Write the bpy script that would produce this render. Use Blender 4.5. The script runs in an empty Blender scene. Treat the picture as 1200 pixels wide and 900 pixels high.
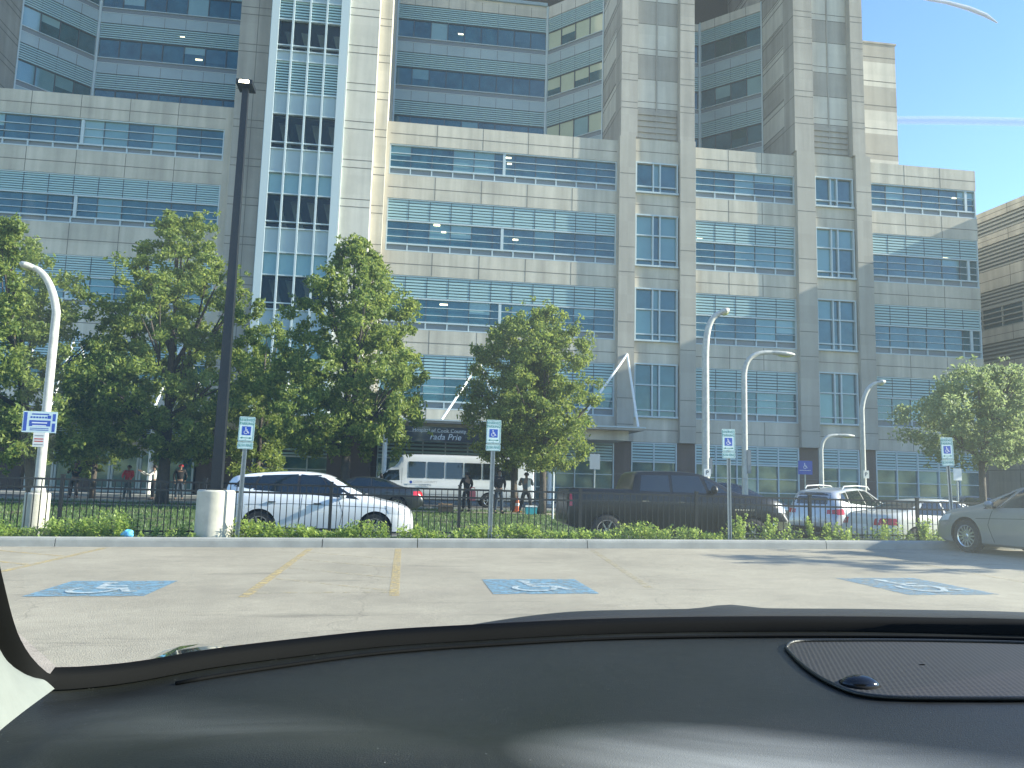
import bpy, bmesh, math, random
from mathutils import Vector, Matrix
from mathutils.bvhtree import BVHTree
R=math.radians; PI=math.pi
random.seed(7)
scene=bpy.context.scene
COL=scene.collection
# ------------------------------------------------------------------ camera
EYE=Vector((0,0,1.45)); F0=930.0
yaw,pit,rol=R(7.48),R(7.1),R(1.6)
_f=Vector((math.sin(yaw)*math.cos(pit),math.cos(yaw)*math.cos(pit),math.sin(pit)))
_r=Vector((math.cos(yaw),-math.sin(yaw),0)); _u=_r.cross(_f)
_r2=_r*math.cos(rol)+_u*math.sin(rol); _u2=_u*math.cos(rol)-_r*math.sin(rol)
cam_d=bpy.data.cameras.new('camera'); cam=bpy.data.objects.new('camera',cam_d); COL.objects.link(cam)
cam.matrix_world=Matrix(((_r2.x,_u2.x,-_f.x,EYE.x),(_r2.y,_u2.y,-_f.y,EYE.y),(_r2.z,_u2.z,-_f.z,EYE.z),(0,0,0,1)))
cam_d.sensor_width=36; cam_d.lens=F0/1200*36; cam_d.clip_start=.02; cam_d.clip_end=3000
scene.camera=cam
def ray(x,y): return _f+_r2*((x-600)/F0)+_u2*((450-y)/F0)
def atY(x,y,Y): d=ray(x,y); return EYE+d*(Y/d.y)            # survey a point of the photograph on the plane Y
def atL(x,y,P,D):
    d=ray(x,y); n=Vector((-D[1],D[0])); t=(n.x*P[0]+n.y*P[1])/(n.x*d.x+n.y*d.y); return EYE+d*t
def atZ(x,y,Z): d=ray(x,y); return EYE+d*((Z-EYE.z)/d.z)
# ------------------------------------------------------------------ materials
M={}
def mat(name,base=(.5,.5,.5),rough=.6,metal=0,spec=.5,coat=0,noise=None,bump=None,ior=None,emit=None,trans=None):
    m=bpy.data.materials.new(name); m.use_nodes=True; nt=m.node_tree; b=nt.nodes['Principled BSDF']
    b.inputs['Base Color'].default_value=(*base,1); b.inputs['Roughness'].default_value=rough
    b.inputs['Metallic'].default_value=metal; b.inputs['Specular IOR Level'].default_value=spec
    b.inputs['Coat Weight'].default_value=coat; b.inputs['Coat Roughness'].default_value=.04
    if ior: b.inputs['IOR'].default_value=ior
    if emit: b.inputs['Emission Color'].default_value=(*emit[0],1); b.inputs['Emission Strength'].default_value=emit[1]
    tc=nt.nodes.new('ShaderNodeTexCoord')
    if noise:      # (scale, amount, [second scale])
        n=nt.nodes.new('ShaderNodeTexNoise'); n.inputs['Scale'].default_value=noise[0]; n.inputs['Detail'].default_value=8; n.inputs['Roughness'].default_value=.65
        nt.links.new(tc.outputs['Object'],n.inputs['Vector'])
        mr=nt.nodes.new('ShaderNodeMapRange'); mr.inputs[1].default_value=.3; mr.inputs[2].default_value=.7
        mr.inputs[3].default_value=1-noise[1]; mr.inputs[4].default_value=1+noise[1]
        nt.links.new(n.outputs[0],mr.inputs[0])
        mx=nt.nodes.new('ShaderNodeVectorMath'); mx.operation='SCALE'; mx.inputs[0].default_value=base
        nt.links.new(mr.outputs[0],mx.inputs['Scale']); nt.links.new(mx.outputs[0],b.inputs['Base Color'])
    if bump:
        n=nt.nodes.new('ShaderNodeTexNoise'); n.inputs['Scale'].default_value=bump[0]; n.inputs['Detail'].default_value=6
        nt.links.new(tc.outputs['Object'],n.inputs['Vector'])
        bp=nt.nodes.new('ShaderNodeBump'); bp.inputs['Strength'].default_value=bump[1]; bp.inputs['Distance'].default_value=bump[2] if len(bump)>2 else .01
        nt.links.new(n.outputs[0],bp.inputs['Height']); nt.links.new(bp.outputs[0],b.inputs['Normal'])
    M[name]=m; return m
def stone_mat(name,c,amt=.10,streak=.12):
    m=mat(name,c,.85,bump=(9,.25,.02)); nt=m.node_tree; b=nt.nodes['Principled BSDF']
    tc=nt.nodes.new('ShaderNodeTexCoord'); 
    n1=nt.nodes.new('ShaderNodeTexNoise'); n1.inputs['Scale'].default_value=.35; n1.inputs['Detail'].default_value=9; n1.inputs['Roughness'].default_value=.7
    nt.links.new(tc.outputs['Object'],n1.inputs['Vector'])
    mp=nt.nodes.new('ShaderNodeMapping'); mp.inputs['Scale'].default_value=(1.6,1.6,.12); nt.links.new(tc.outputs['Object'],mp.inputs['Vector'])
    n2=nt.nodes.new('ShaderNodeTexNoise'); n2.inputs['Scale'].default_value=1.0; n2.inputs['Detail'].default_value=6; nt.links.new(mp.outputs[0],n2.inputs['Vector'])
    # slab to slab tone: white noise per slab
    sp=nt.nodes.new('ShaderNodeVectorMath'); sp.operation='DIVIDE'; sp.inputs[1].default_value=(2.8,2.8,1.25); nt.links.new(tc.outputs['Object'],sp.inputs[0])
    fl=nt.nodes.new('ShaderNodeVectorMath'); fl.operation='FLOOR'; nt.links.new(sp.outputs[0],fl.inputs[0])
    wn=nt.nodes.new('ShaderNodeTexWhiteNoise'); wn.noise_dimensions='3D'; nt.links.new(fl.outputs[0],wn.inputs['Vector'])
    def rng(s,a):
        mr=nt.nodes.new('ShaderNodeMapRange'); mr.inputs[1].default_value=.25; mr.inputs[2].default_value=.75; mr.inputs[3].default_value=1-a; mr.inputs[4].default_value=1+a
        nt.links.new(s,mr.inputs[0]); return mr.outputs[0]
    a=nt.nodes.new('ShaderNodeMath'); a.operation='MULTIPLY'; nt.links.new(rng(n1.outputs[0],amt),a.inputs[0]); nt.links.new(rng(n2.outputs[0],streak),a.inputs[1])
    a2=nt.nodes.new('ShaderNodeMath'); a2.operation='MULTIPLY'; nt.links.new(a.outputs[0],a2.inputs[0]); nt.links.new(rng(wn.outputs[0],.035),a2.inputs[1])
    sc=nt.nodes.new('ShaderNodeVectorMath'); sc.operation='SCALE'; sc.inputs[0].default_value=c; nt.links.new(a2.outputs[0],sc.inputs['Scale']); nt.links.new(sc.outputs[0],b.inputs['Base Color'])
    return m
stone_mat('stone',(.49,.45,.37),.15,.24); stone_mat('stone_grey',(.36,.335,.29),.14,.2); stone_mat('stone_light',(.56,.53,.46),.12,.16); stone_mat('stone_brown',(.105,.08,.07))
stone_mat('stone_tan',(.37,.345,.295))
mat('joint',(.16,.15,.13),.9)
mat('alu',(.46,.54,.56),.4,0,.5); mat('alu_panel',(.31,.40,.43),.4,noise=(.5,.08)); mat('alu_grey',(.17,.20,.22),.45)
mat('slat',(.33,.50,.52),.4); mat('slat_grey',(.33,.33,.29),.6); mat('gap',(.05,.075,.085),.5)
mat('mullion_dark',(.05,.07,.08),.4)
def glassm(name,c,**k): mat(name,c,.06,0,.5,ior=1.75,**k)
GB_=(1.1,.10,.02)
glassm('glass_dark',(.028,.090,.108),noise=(.9,.45),bump=GB_); glassm('glass_mid',(.04,.105,.13),noise=(.7,.35),bump=GB_); glassm('glass_blind',(.13,.25,.27),noise=(.5,.12),bump=GB_); glassm('glass_sun_reflect',(.46,.50,.36),noise=(.5,.12),bump=GB_); glassm('glass_pale',(.21,.34,.35),noise=(.5,.1),bump=GB_); glassm('glass_green',(.015,.055,.05),noise=(.6,.4),bump=GB_)
for _n in ('glass_dark','glass_mid','glass_blind','glass_pale','glass_green'): M[_n].node_tree.nodes['Principled BSDF'].inputs['Specular Tint'].default_value=(.62,.88,1,1)
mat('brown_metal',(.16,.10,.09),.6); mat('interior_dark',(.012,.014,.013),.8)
mat('white_paint',(.78,.78,.74),.45,noise=(6,.06)); mat('pole_white',(.46,.46,.42),.5,noise=(7,.2)); mat('pole_dark',(.007,.009,.011),.45,0,.4)
mat('pole_grey',(.42,.43,.42),.45); mat('galv',(.30,.33,.34),.4,.5,noise=(12,.15)); mat('fence_black',(.008,.009,.010),.4)
mat('concrete',(.50,.48,.40),.85,noise=(3,.16),bump=(30,.3,.01)); mat('curb',(.33,.33,.30),.9,noise=(2.2,.16),bump=(40,.4,.01)); mat('curb_joint',(.05,.05,.05),.9)
mat('sign_white',(.62,.76,.76),.35); mat('sign_green',(.03,.22,.17),.5); mat('sign_blue',(.015,.07,.42),.4); mat('sign_red',(.5,.05,.05),.5); mat('sign_back',(.35,.37,.38),.45,.4)
mat('black_text',(.02,.02,.03),.5); mat('white_text',(.8,.82,.85),.5)
mat('room_light',(.9,.8,.6),.4,emit=((1,.84,.55),1.6)); mat('lamp_glint',(.9,.85,.7),.3,emit=((1,.86,.62),14)); mat('lens',(.55,.62,.5),.2,0,.5,coat=.5); mat('lens_yellow',(.62,.72,.20),.3)
mat('tyre',(.014,.014,.014),.75,bump=(30,.3,.01)); mat('rim',(.5,.5,.5),.25,.8); mat('well',(.006,.006,.006),.9)
def paint(name,c,metal=.0,rough=.35,n=.04): mat(name,c,rough,metal,.5,coat=.8,noise=(3,n))
paint('paint_white',(.74,.76,.78)); mat('paint_black',(.004,.005,.006),.3,0,.35,coat=.25); paint('paint_silver',(.42,.44,.46),.35); paint('paint_navy',(.02,.03,.05),.2)
paint('paint_cream',(.60,.59,.52)); paint('paint_taupe',(.30,.29,.26),.4,.35); paint('paint_char',(.03,.034,.035),.3)
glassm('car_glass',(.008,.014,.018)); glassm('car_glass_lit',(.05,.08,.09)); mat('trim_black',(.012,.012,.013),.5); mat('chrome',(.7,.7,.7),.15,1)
mat('tail_red',(.55,.02,.03),.2,0,.5,coat=.6); mat('headlamp',(.55,.57,.58),.1,0,.5,coat=1); mat('orange',(.85,.16,.03),.5); mat('plate',(.7,.7,.68),.4)
mat('skin',(.22,.13,.09),.6); mat('cloth_black',(.010,.010,.012),.85,bump=(40,.4,.01)); mat('cloth_navy',(.025,.04,.06),.85,bump=(40,.4,.01)); mat('cloth_red',(.55,.03,.05),.8,bump=(40,.3,.01)); mat('cloth_pink',(.62,.16,.17),.8); mat('cloth_white',(.72,.72,.7),.8); mat('cloth_grey',(.10,.12,.13),.85)
mat('hair',(.01,.008,.007),.7); mat('teal',(.06,.42,.45),.4); mat('bag_blue',(.12,.42,.68),.45,bump=(18,.8,.03)); mat('cardboard',(.33,.20,.10),.8)
# bark
mat('bark',(.075,.062,.05),.9,noise=(6,.35),bump=(14,.8,.03))
def leaf_mat(name,c1,c2,tr):
    m=bpy.data.materials.new(name); m.use_nodes=True; nt=m.node_tree; b=nt.nodes['Principled BSDF']; out=nt.nodes['Material Output']
    g=nt.nodes.new('ShaderNodeNewGeometry'); cr=nt.nodes.new('ShaderNodeValToRGB'); nt.links.new(g.outputs['Random Per Island'],cr.inputs[0])
    cr.color_ramp.elements[0].color=(*c1,1); cr.color_ramp.elements[1].color=(*c2,1)
    nt.links.new(cr.outputs[0],b.inputs['Base Color']); b.inputs['Roughness'].default_value=.5; b.inputs['Specular IOR Level'].default_value=.4
    t=nt.nodes.new('ShaderNodeBsdfTranslucent'); hs=nt.nodes.new('ShaderNodeHueSaturation'); hs.inputs['Value'].default_value=1.7; hs.inputs['Hue'].default_value=.485
    nt.links.new(cr.outputs[0],hs.inputs['Color']); nt.links.new(hs.outputs[0],t.inputs['Color'])
    mx=nt.nodes.new('ShaderNodeMixShader'); mx.inputs[0].default_value=tr; nt.links.new(b.outputs[0],mx.inputs[1]); nt.links.new(t.outputs[0],mx.inputs[2]); nt.links.new(mx.outputs[0],out.inputs['Surface'])
    M[name]=m
leaf_mat('leaf',(.075,.135,.030),(.26,.315,.07),.50); leaf_mat('leaf_pale',(.13,.19,.08),(.25,.31,.13),.48)
leaf_mat('weed',(.17,.27,.05),(.36,.45,.12),.45); leaf_mat('grass_blade',(.05,.10,.02),(.12,.19,.05),.3)
# ------------------------------------------------------------------ mesh builder
class MB:
    def __init__(s,T=None): s.v=[]; s.f=[]; s.m=[]; s.T=T; s.slots=[]
    def mi(s,name):
        if name not in s.slots: s.slots.append(name)
        return s.slots.index(name)
    def P(s,p):
        p=s.T(*p) if s.T else Vector(p); s.v.append(p); return len(s.v)-1
    def face(s,pts,mt): ids=[s.P(p) for p in pts]; s.f.append(ids); s.m.append(s.mi(mt))
    def box(s,a0,a1,b0,b1,c0,c1,mt):
        if a0>a1:a0,a1=a1,a0
        if b0>b1:b0,b1=b1,b0
        if c0>c1:c0,c1=c1,c0
        i=[s.P((a,b,c)) for c in (c0,c1) for b in (b0,b1) for a in (a0,a1)]
        for q in ((0,2,3,1),(4,5,7,6),(0,1,5,4),(2,6,7,3),(1,3,7,5),(0,4,6,2)):
            s.f.append([i[k] for k in q]); s.m.append(s.mi(mt))
    def tube(s,pts,rad,mt,n=8,cap=True):
        pts=[Vector(p) for p in pts]; rs=rad if isinstance(rad,(list,tuple)) else [rad]*len(pts)
        rings=[]; ref=None
        for k,p in enumerate(pts):
            d=(pts[min(k+1,len(pts)-1)]-pts[max(k-1,0)]).normalized()
            if ref is None: ref=Vector((1,0,0)) if abs(d.x)<.8 else Vector((0,1,0))
            a=(ref-d*ref.dot(d)).normalized(); ref=a; b=d.cross(a)
            rings.append([s.P(p+(a*math.cos(2*PI*j/n)+b*math.sin(2*PI*j/n))*rs[k]) for j in range(n)])
        for k in range(len(rings)-1):
            for j in range(n):
                s.f.append([rings[k][j],rings[k][(j+1)%n],rings[k+1][(j+1)%n],rings[k+1][j]]); s.m.append(s.mi(mt))
        if cap: s.f.append(rings[0][::-1]); s.m.append(s.mi(mt)); s.f.append(rings[-1][:]); s.m.append(s.mi(mt))
    def lathe(s,prof,c,mt,n=24,axis='z',cap=True):
        rings=[]
        for r_,h in prof:
            ring=[]
            for j in range(n):
                a=2*PI*j/n; x,y=r_*math.cos(a),r_*math.sin(a)
                p=(c[0]+x,c[1]+y,c[2]+h) if axis=='z' else (c[0]+x,c[1]+h,c[2]+y)
                ring.append(s.P(p))
            rings.append(ring)
        for k in range(len(rings)-1):
            for j in range(n): s.f.append([rings[k][j],rings[k][(j+1)%n],rings[k+1][(j+1)%n],rings[k+1][j]]); s.m.append(s.mi(mt))
        if cap: s.f.append(rings[0][::-1]); s.m.append(s.mi(mt)); s.f.append(rings[-1][:]); s.m.append(s.mi(mt))
    def grid(s,pts,mt,skip=None):      # pts[i][j]
        ids=[[s.P(p) for p in row] for row in pts]
        for i in range(len(ids)-1):
            for j in range(len(ids[0])-1):
                s.f.append([ids[i][j],ids[i+1][j],ids[i+1][j+1],ids[i][j+1]]); s.m.append(s.mi(mt))
    def prism(s,poly,y0,y1,mt):        # poly in (x,z), extruded y0..y1
        a=[s.P((x,y0,z)) for x,z in poly]; b=[s.P((x,y1,z)) for x,z in poly]; n=len(poly)
        s.f.append(a); s.m.append(s.mi(mt)); s.f.append(b[::-1]); s.m.append(s.mi(mt))
        for k in range(n): s.f.append([a[k],b[k],b[(k+1)%n],a[(k+1)%n]]); s.m.append(s.mi(mt))
    def build(s,name,parent=None,origin=(0,0,0),smooth=False,fix=True):
        me=bpy.data.meshes.new(name); o=Vector(origin)
        me.from_pydata([tuple(v-o) for v in s.v],[],s.f)
        for n in s.slots: me.materials.append(M[n])
        me.polygons.foreach_set('material_index',s.m)
        if smooth: me.polygons.foreach_set('use_smooth',[True]*len(me.polygons))
        if fix:
            bm=bmesh.new(); bm.from_mesh(me); bmesh.ops.recalc_face_normals(bm,faces=bm.faces); bm.to_mesh(me); bm.free()
        me.update()
        ob=bpy.data.objects.new(name,me); COL.objects.link(ob)
        if parent: ob.parent=parent
        else: ob.location=o
        return ob
def tag(o,label=None,cat=None,group=None,kind=None):
    if label:o['label']=label
    if cat:o['category']=cat
    if group:o['group']=group
    if kind:o['kind']=kind
    return o
def thing(name,label,cat,loc=(0,0,0),rz=0,group=None):
    o=bpy.data.objects.new(name,None); COL.objects.link(o); o.location=loc; o.rotation_euler=(0,0,rz); o.empty_display_size=.3
    return tag(o,label,cat,group)
def copy_tree(o,parent=None):
    c=o.copy(); COL.objects.link(c)
    if parent: c.parent=parent
    for ch in list(o.children): copy_tree(ch,c)
    return c
def shade_auto(ob,ang=40):
    me=ob.data
    bm=bmesh.new(); bm.from_mesh(me); bmesh.ops.remove_doubles(bm,verts=bm.verts,dist=.0005)
    for f in bm.faces: f.smooth=True
    for e in bm.edges:
        e.smooth = not (len(e.link_faces)!=2 or e.calc_face_angle(0)>R(ang))
    bm.to_mesh(me); bm.free()
def text_obj(body,size,mt,parent,loc,rot=(PI/2,0,0),shear=0,ext=.002,name='lettering',align='CENTER',sx=1):
    cu=bpy.data.curves.new('t','FONT'); cu.body=body; cu.size=size; cu.shear=shear; cu.extrude=ext; cu.align_x=align; cu.align_y='CENTER'; cu.resolution_u=2
    o=bpy.data.objects.new('t',cu); COL.objects.link(o); bpy.context.view_layer.update()
    me=bpy.data.meshes.new_from_object(o.evaluated_get(bpy.context.evaluated_depsgraph_get())); bpy.data.objects.remove(o); bpy.data.curves.remove(cu)
    me.materials.clear(); me.materials.append(M[mt])
    for p in me.polygons: p.material_index=0
    mm=Matrix.Translation(loc)@(Matrix.Rotation(rot[2],4,'Z')@Matrix.Rotation(rot[1],4,'Y')@Matrix.Rotation(rot[0],4,'X'))@Matrix.Diagonal((sx,1,1,1))
    me.transform(mm)
    ob=bpy.data.objects.new(name,me); COL.objects.link(ob); ob.parent=parent; return ob
def realize(o):
    bpy.context.view_layer.update()
    me=bpy.data.meshes.new_from_object(o.evaluated_get(bpy.context.evaluated_depsgraph_get())); o.modifiers.clear(); o.data=me; return o
# wheelchair symbol in a unit square, as flat polygons (u to the right, v up)
def isa_polys():
    P=[]
    def disc(cx,cy,r,n=14): P.append([(cx+r*math.cos(2*PI*k/n),cy+r*math.sin(2*PI*k/n)) for k in range(n)])
    def bar(a,b,w):
        d=Vector((b[0]-a[0],b[1]-a[1])); n=Vector((-d.y,d.x)).normalized()*w/2
        P.append([(a[0]+n.x,a[1]+n.y),(a[0]-n.x,a[1]-n.y),(b[0]-n.x,b[1]-n.y),(b[0]+n.x,b[1]+n.y)])
    disc(.40,.86,.075); bar((.40,.78),(.44,.44),.085); bar((.42,.62),(.66,.62),.06); bar((.42,.45),(.68,.45),.085); bar((.67,.47),(.79,.20),.08); bar((.77,.20),(.88,.24),.06)
    c=(.43,.32); ro,ri=.25,.185; a0,a1=R(135),R(372); n=18
    for k in range(n):
        p,q=a0+(a1-a0)*k/n,a0+(a1-a0)*(k+1)/n
        P.append([(c[0]+ri*math.cos(p),c[1]+ri*math.sin(p)),(c[0]+ro*math.cos(p),c[1]+ro*math.sin(p)),(c[0]+ro*math.cos(q),c[1]+ro*math.sin(q)),(c[0]+ri*math.cos(q),c[1]+ri*math.sin(q))])
    return P
# ------------------------------------------------------------------ light
SUN_EL,SUN_AZ=25,-7      # elevation; azimuth measured from +X towards +Y
w=bpy.data.worlds.new('World'); scene.world=w; w.use_nodes=True; nt=w.node_tree
sky=nt.nodes.new('ShaderNodeTexSky'); sky.sky_type='NISHITA'; sky.sun_disc=False; sky.sun_elevation=R(SUN_EL); sky.sun_rotation=R(90-SUN_AZ)
sky.air_density=1.1; sky.dust_density=.05; sky.ozone_density=3.0
hs=nt.nodes.new('ShaderNodeHueSaturation'); hs.inputs['Saturation'].default_value=1.14; hs.inputs['Hue'].default_value=.512; nt.links.new(sky.outputs[0],hs.inputs['Color']); nt.links.new(hs.outputs[0],nt.nodes['Background'].inputs[0]); nt.nodes['Background'].inputs[1].default_value=.13
sd=bpy.data.lights.new('sun','SUN'); sd.energy=4.4; sd.angle=R(.53); sd.color=(1,.94,.84); so=bpy.data.objects.new('sun',sd); COL.objects.link(so)
sv=Vector((math.cos(R(SUN_EL))*math.cos(R(SUN_AZ)),math.cos(R(SUN_EL))*math.sin(R(SUN_AZ)),math.sin(R(SUN_EL))))
so.rotation_euler=sv.to_track_quat('Z','Y').to_euler(); so.location=sv*60
vs=scene.view_settings; vs.view_transform='Standard'; vs.look='None'; vs.gamma=1; vs.use_curve_mapping=False; vs.exposure=1.5
scene.cycles.max_bounces=8; scene.cycles.transparent_max_bounces=12; scene.cycles.caustics_reflective=False; scene.cycles.caustics_refractive=False
# ------------------------------------------------------------------ ground
def sstep(t): t=max(0,min(1,t)); return t*t*(3-2*t)
def lot_z(x): return .0137*(max(-16,min(16,x))+7.4)
CURB=16.3
def gz(x,y):
    base=lot_z(x)
    if y<CURB+.16: return base
    t=sstep((y-17.7)/1.2); z=(base+.13)*(1-t)+(-.10)*t
    if y>24.6: z=-.10+.24*sstep((y-24.6)/9)
    return z
def lin(a,b,n): return [a+(b-a)*k/n for k in range(n+1)]
def ground_mat():
    m=mat('soil',(.10,.09,.055),.95); nt=m.node_tree; b=nt.nodes['Principled BSDF']; tc=nt.nodes.new('ShaderNodeTexCoord')
    n=nt.nodes.new('ShaderNodeTexNoise'); n.inputs['Scale'].default_value=.6; n.inputs['Detail'].default_value=10; n.inputs['Roughness'].default_value=.75; nt.links.new(tc.outputs['Object'],n.inputs['Vector'])
    cr=nt.nodes.new('ShaderNodeValToRGB'); e=cr.color_ramp.elements; e[0].position=.36; e[0].color=(.13,.105,.06,1); e[1].position=.62; e[1].color=(.075,.125,.03,1)
    e2=e.new(.5); e2.color=(.055,.095,.022,1)
    nt.links.new(n.outputs[0],cr.inputs[0]); nt.links.new(cr.outputs[0],b.inputs['Base Color'])
    n2=nt.nodes.new('ShaderNodeTexNoise'); n2.inputs['Scale'].default_value=25; nt.links.new(tc.outputs['Object'],n2.inputs['Vector'])
    bp=nt.nodes.new('ShaderNodeBump'); bp.inputs['Strength'].default_value=.8; bp.inputs['Distance'].default_value=.05; nt.links.new(n2.outputs[0],bp.inputs['Height']); nt.links.new(bp.outputs[0],b.inputs['Normal'])
ground_mat()
def asphalt(name,c,worn,bumpd=.01,marks=False):
    m=mat(name,c,.9); nt=m.node_tree; b=nt.nodes['Principled BSDF']; tc=nt.nodes.new('ShaderNodeTexCoord'); L=nt.links.new
    def nz(s,d=8,r=.6,vec=None):
        n=nt.nodes.new('ShaderNodeTexNoise'); n.inputs['Scale'].default_value=s; n.inputs['Detail'].default_value=d; n.inputs['Roughness'].default_value=r; L(vec or tc.outputs['Object'],n.inputs['Vector']); return n.outputs[0]
    def rg(s,a,bb,lo,hi):
        r_=nt.nodes.new('ShaderNodeMapRange'); r_.inputs[1].default_value=a; r_.inputs[2].default_value=bb; r_.inputs[3].default_value=lo; r_.inputs[4].default_value=hi; L(s,r_.inputs[0]); return r_.outputs[0]
    def mul(a,bb): q=nt.nodes.new('ShaderNodeMath'); q.operation='MULTIPLY'; L(a,q.inputs[0]); L(bb,q.inputs[1]); return q.outputs[0]
    big=rg(nz(.45,6,.6),.3,.7,.78,1.14); mid=rg(nz(4,8,.7),.3,.7,.90,1.08); fine=rg(nz(70,4,.8),.3,.7,.62,1.34)
    mp=nt.nodes.new('ShaderNodeMapping'); mp.inputs['Scale'].default_value=(.35,1.9,1); L(tc.outputs['Object'],mp.inputs['Vector'])
    stain=rg(nz(1.0,7,.7,mp.outputs[0]),.57,.70,1.0,.66)
    v=mul(mul(big,mid),mul(fine,stain))
    # cracks
    vo=nt.nodes.new('ShaderNodeTexVoronoi'); vo.feature='DISTANCE_TO_EDGE'; vo.inputs['Scale'].default_value=.22
    dm=nt.nodes.new('ShaderNodeVectorMath'); dm.operation='ADD'; n3=nt.nodes.new('ShaderNodeTexNoise'); n3.inputs['Scale'].default_value=1.2; n3.inputs['Detail'].default_value=6; L(tc.outputs['Object'],n3.inputs['Vector'])
    L(tc.outputs['Object'],dm.inputs[0]); L(n3.outputs['Color'],dm.inputs[1]); L(dm.outputs[0],vo.inputs['Vector'])
    v=mul(v,rg(vo.outputs['Distance'],.0,.003,.74,1.0))
    sc=nt.nodes.new('ShaderNodeVectorMath'); sc.operation='SCALE'; sc.inputs[0].default_value=c; L(v,sc.inputs['Scale']); L(sc.outputs[0],b.inputs['Base Color'])
    n=nt.nodes.new('ShaderNodeTexNoise'); n.inputs['Scale'].default_value=90; n.inputs['Detail'].default_value=3; L(tc.outputs['Object'],n.inputs['Vector'])
    bp=nt.nodes.new('ShaderNodeBump'); bp.inputs['Strength'].default_value=.7; bp.inputs['Distance'].default_value=bumpd; L(n.outputs[0],bp.inputs['Height']); L(bp.outputs[0],b.inputs['Normal'])
    return m
asphalt('lot',(.355,.315,.235),0); asphalt('road',(.15,.15,.14),0)
def worn_paint(name,c,cov):
    # paint with worn through patches: mix of paint and the pavement tone below
    m=mat(name,c,.8); nt=m.node_tree; b=nt.nodes['Principled BSDF']; tc=nt.nodes.new('ShaderNodeTexCoord'); L=nt.links.new
    n=nt.nodes.new('ShaderNodeTexNoise'); n.inputs['Scale'].default_value=9; n.inputs['Detail'].default_value=10; n.inputs['Roughness'].default_value=.8; L(tc.outputs['Object'],n.inputs['Vector'])
    r_=nt.nodes.new('ShaderNodeMapRange'); r_.inputs[1].default_value=cov-.10; r_.inputs[2].default_value=cov+.12; L(n.outputs[0],r_.inputs[0])
    t=nt.nodes.new('ShaderNodeBsdfTransparent'); mx=nt.nodes.new('ShaderNodeMixShader'); L(r_.outputs[0],mx.inputs[0]); L(t.outputs[0],mx.inputs[1]); L(b.outputs[0],mx.inputs[2]); L(mx.outputs[0],nt.nodes['Material Output'].inputs['Surface'])
worn_paint('mark_yellow',(.56,.43,.19),.51); worn_paint('mark_yellow_faint',(.50,.42,.24),.56); worn_paint('mark_blue',(.17,.31,.40),.45); worn_paint('mark_white',(.46,.52,.52),.46); worn_paint('mark_blue_faint',(.15,.26,.34),.47)
# terrain sheet
xs=[-600,-250,-120,-60]+lin(-45,60,70)+[80,140,280,600]; ys=[-300,-100,-40]+lin(-20,14,17)+[15.5,16.44,16.48,17,17.7]+lin(17.9,19.1,6)+[20,22,24.6]+lin(25,34,9)+[40,50,70,110,200,400,800]
b_=MB(); b_.grid([[ (x,y,gz(x,y)-(.03 if y<16.45 else 0)) for y in ys] for x in xs],'soil'); tag(b_.build('ground',smooth=True),kind='structure')
b_=MB(); xl=[-60]+lin(-24,24,48)+[60]; b_.grid([[(x,y,lot_z(x)) for y in [-40,-10,0,5,10,CURB-.001]] for x in xl],'lot'); tag(b_.build('parking_lot',smooth=True),kind='structure')
b_=MB(); b_.grid([[(x,y,gz(x,y)+.012) for y in [18.95,19.5,21,24.55]] for x in [-5.0,0,10,20,60]],'road'); tag(b_.build('driveway',smooth=True),kind='structure')
b_=MB(); b_.grid([[(x,y,.152) for y in (37.5,45.2)] for x in (-80,-20,0,20,90)],'road'); tag(b_.build('street'),kind='structure')
b_=MB(); b_.box(-80,90,45.2,50.6,.0,.27,'curb'); b_.box(-80,90,37.2,37.5,.0,.25,'curb'); tag(b_.build('sidewalk'),kind='structure')
b_=MB(); b_.grid([[(x,y,gz(x,y)+.010) for y in (33.6,35.2)] for x in (-60,-20,0,20,60)],'lot'); tag(b_.build('footpath'),kind='structure')
# curb with joints and a bevelled nose
b_=MB(); jn=[-14,-8.2,-6.5,-1.55,.32,3.8,9.05,13.5,18]; xx=-24
for x0,x1 in zip([-30]+jn,jn+[40]):
    n=max(2,int((x1-x0)/1.5)); r0=x0+.008; r1=x1-.008; rows=[]
    for k in range(n+1):
        x=r0+(r1-r0)*k/n; z=lot_z(x); rows.append([(x,CURB-.02,z-.05),(x,CURB,z+.12),(x,CURB+.015,z+.158),(x,CURB+.05,z+.172),(x,CURB+.26,z+.172),(x,CURB+.27,z-.05)])
    b_.grid(rows,'curb'); b_.face(rows[0],'curb'); b_.face(rows[-1][::-1],'curb')
b_.box(-30,40,CURB+.03,CURB+.24,-.2,-.05,'curb_joint')
tag(b_.build('kerb'),kind='structure')
# paint on the lot
def flat(b,pts,mt,dz): b.face([(x,y,lot_z(x)+dz) for x,y in pts],mt)
b_=MB()
def line(x0,y0,x1,y1,wd,mt,dz=.004):
    d=Vector((x1-x0,y1-y0)).normalized(); n=Vector((-d.y,d.x))*wd/2; k=8
    for i in range(k):
        a=Vector((x0,y0)).lerp(Vector((x1,y1)),i/k); c=Vector((x0,y0)).lerp(Vector((x1,y1)),(i+1)/k)
        flat(b_,[(a+n)[:],(a-n)[:],(c-n)[:],(c+n)[:]],mt,dz)
line(-1.75,15.95,-1.75,9.55,.12,'mark_yellow'); line(-.06,16.0,-.06,9.6,.12,'mark_yellow'); line(3.8,15.9,3.2,10.1,.11,'mark_yellow_faint')
line(-1.69,9.9,-.12,9.9,.09,'mark_yellow_faint')
for y in (15.2,13.9,12.6,11.3): line(-1.69,y,-.12,y-1.25,.09,'mark_yellow_faint')
line(-5.5,16.1,-5.5,9.6,.12,'mark_yellow'); line(-7.4,16.1,-7.4,9.6,.12,'mark_yellow')
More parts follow.
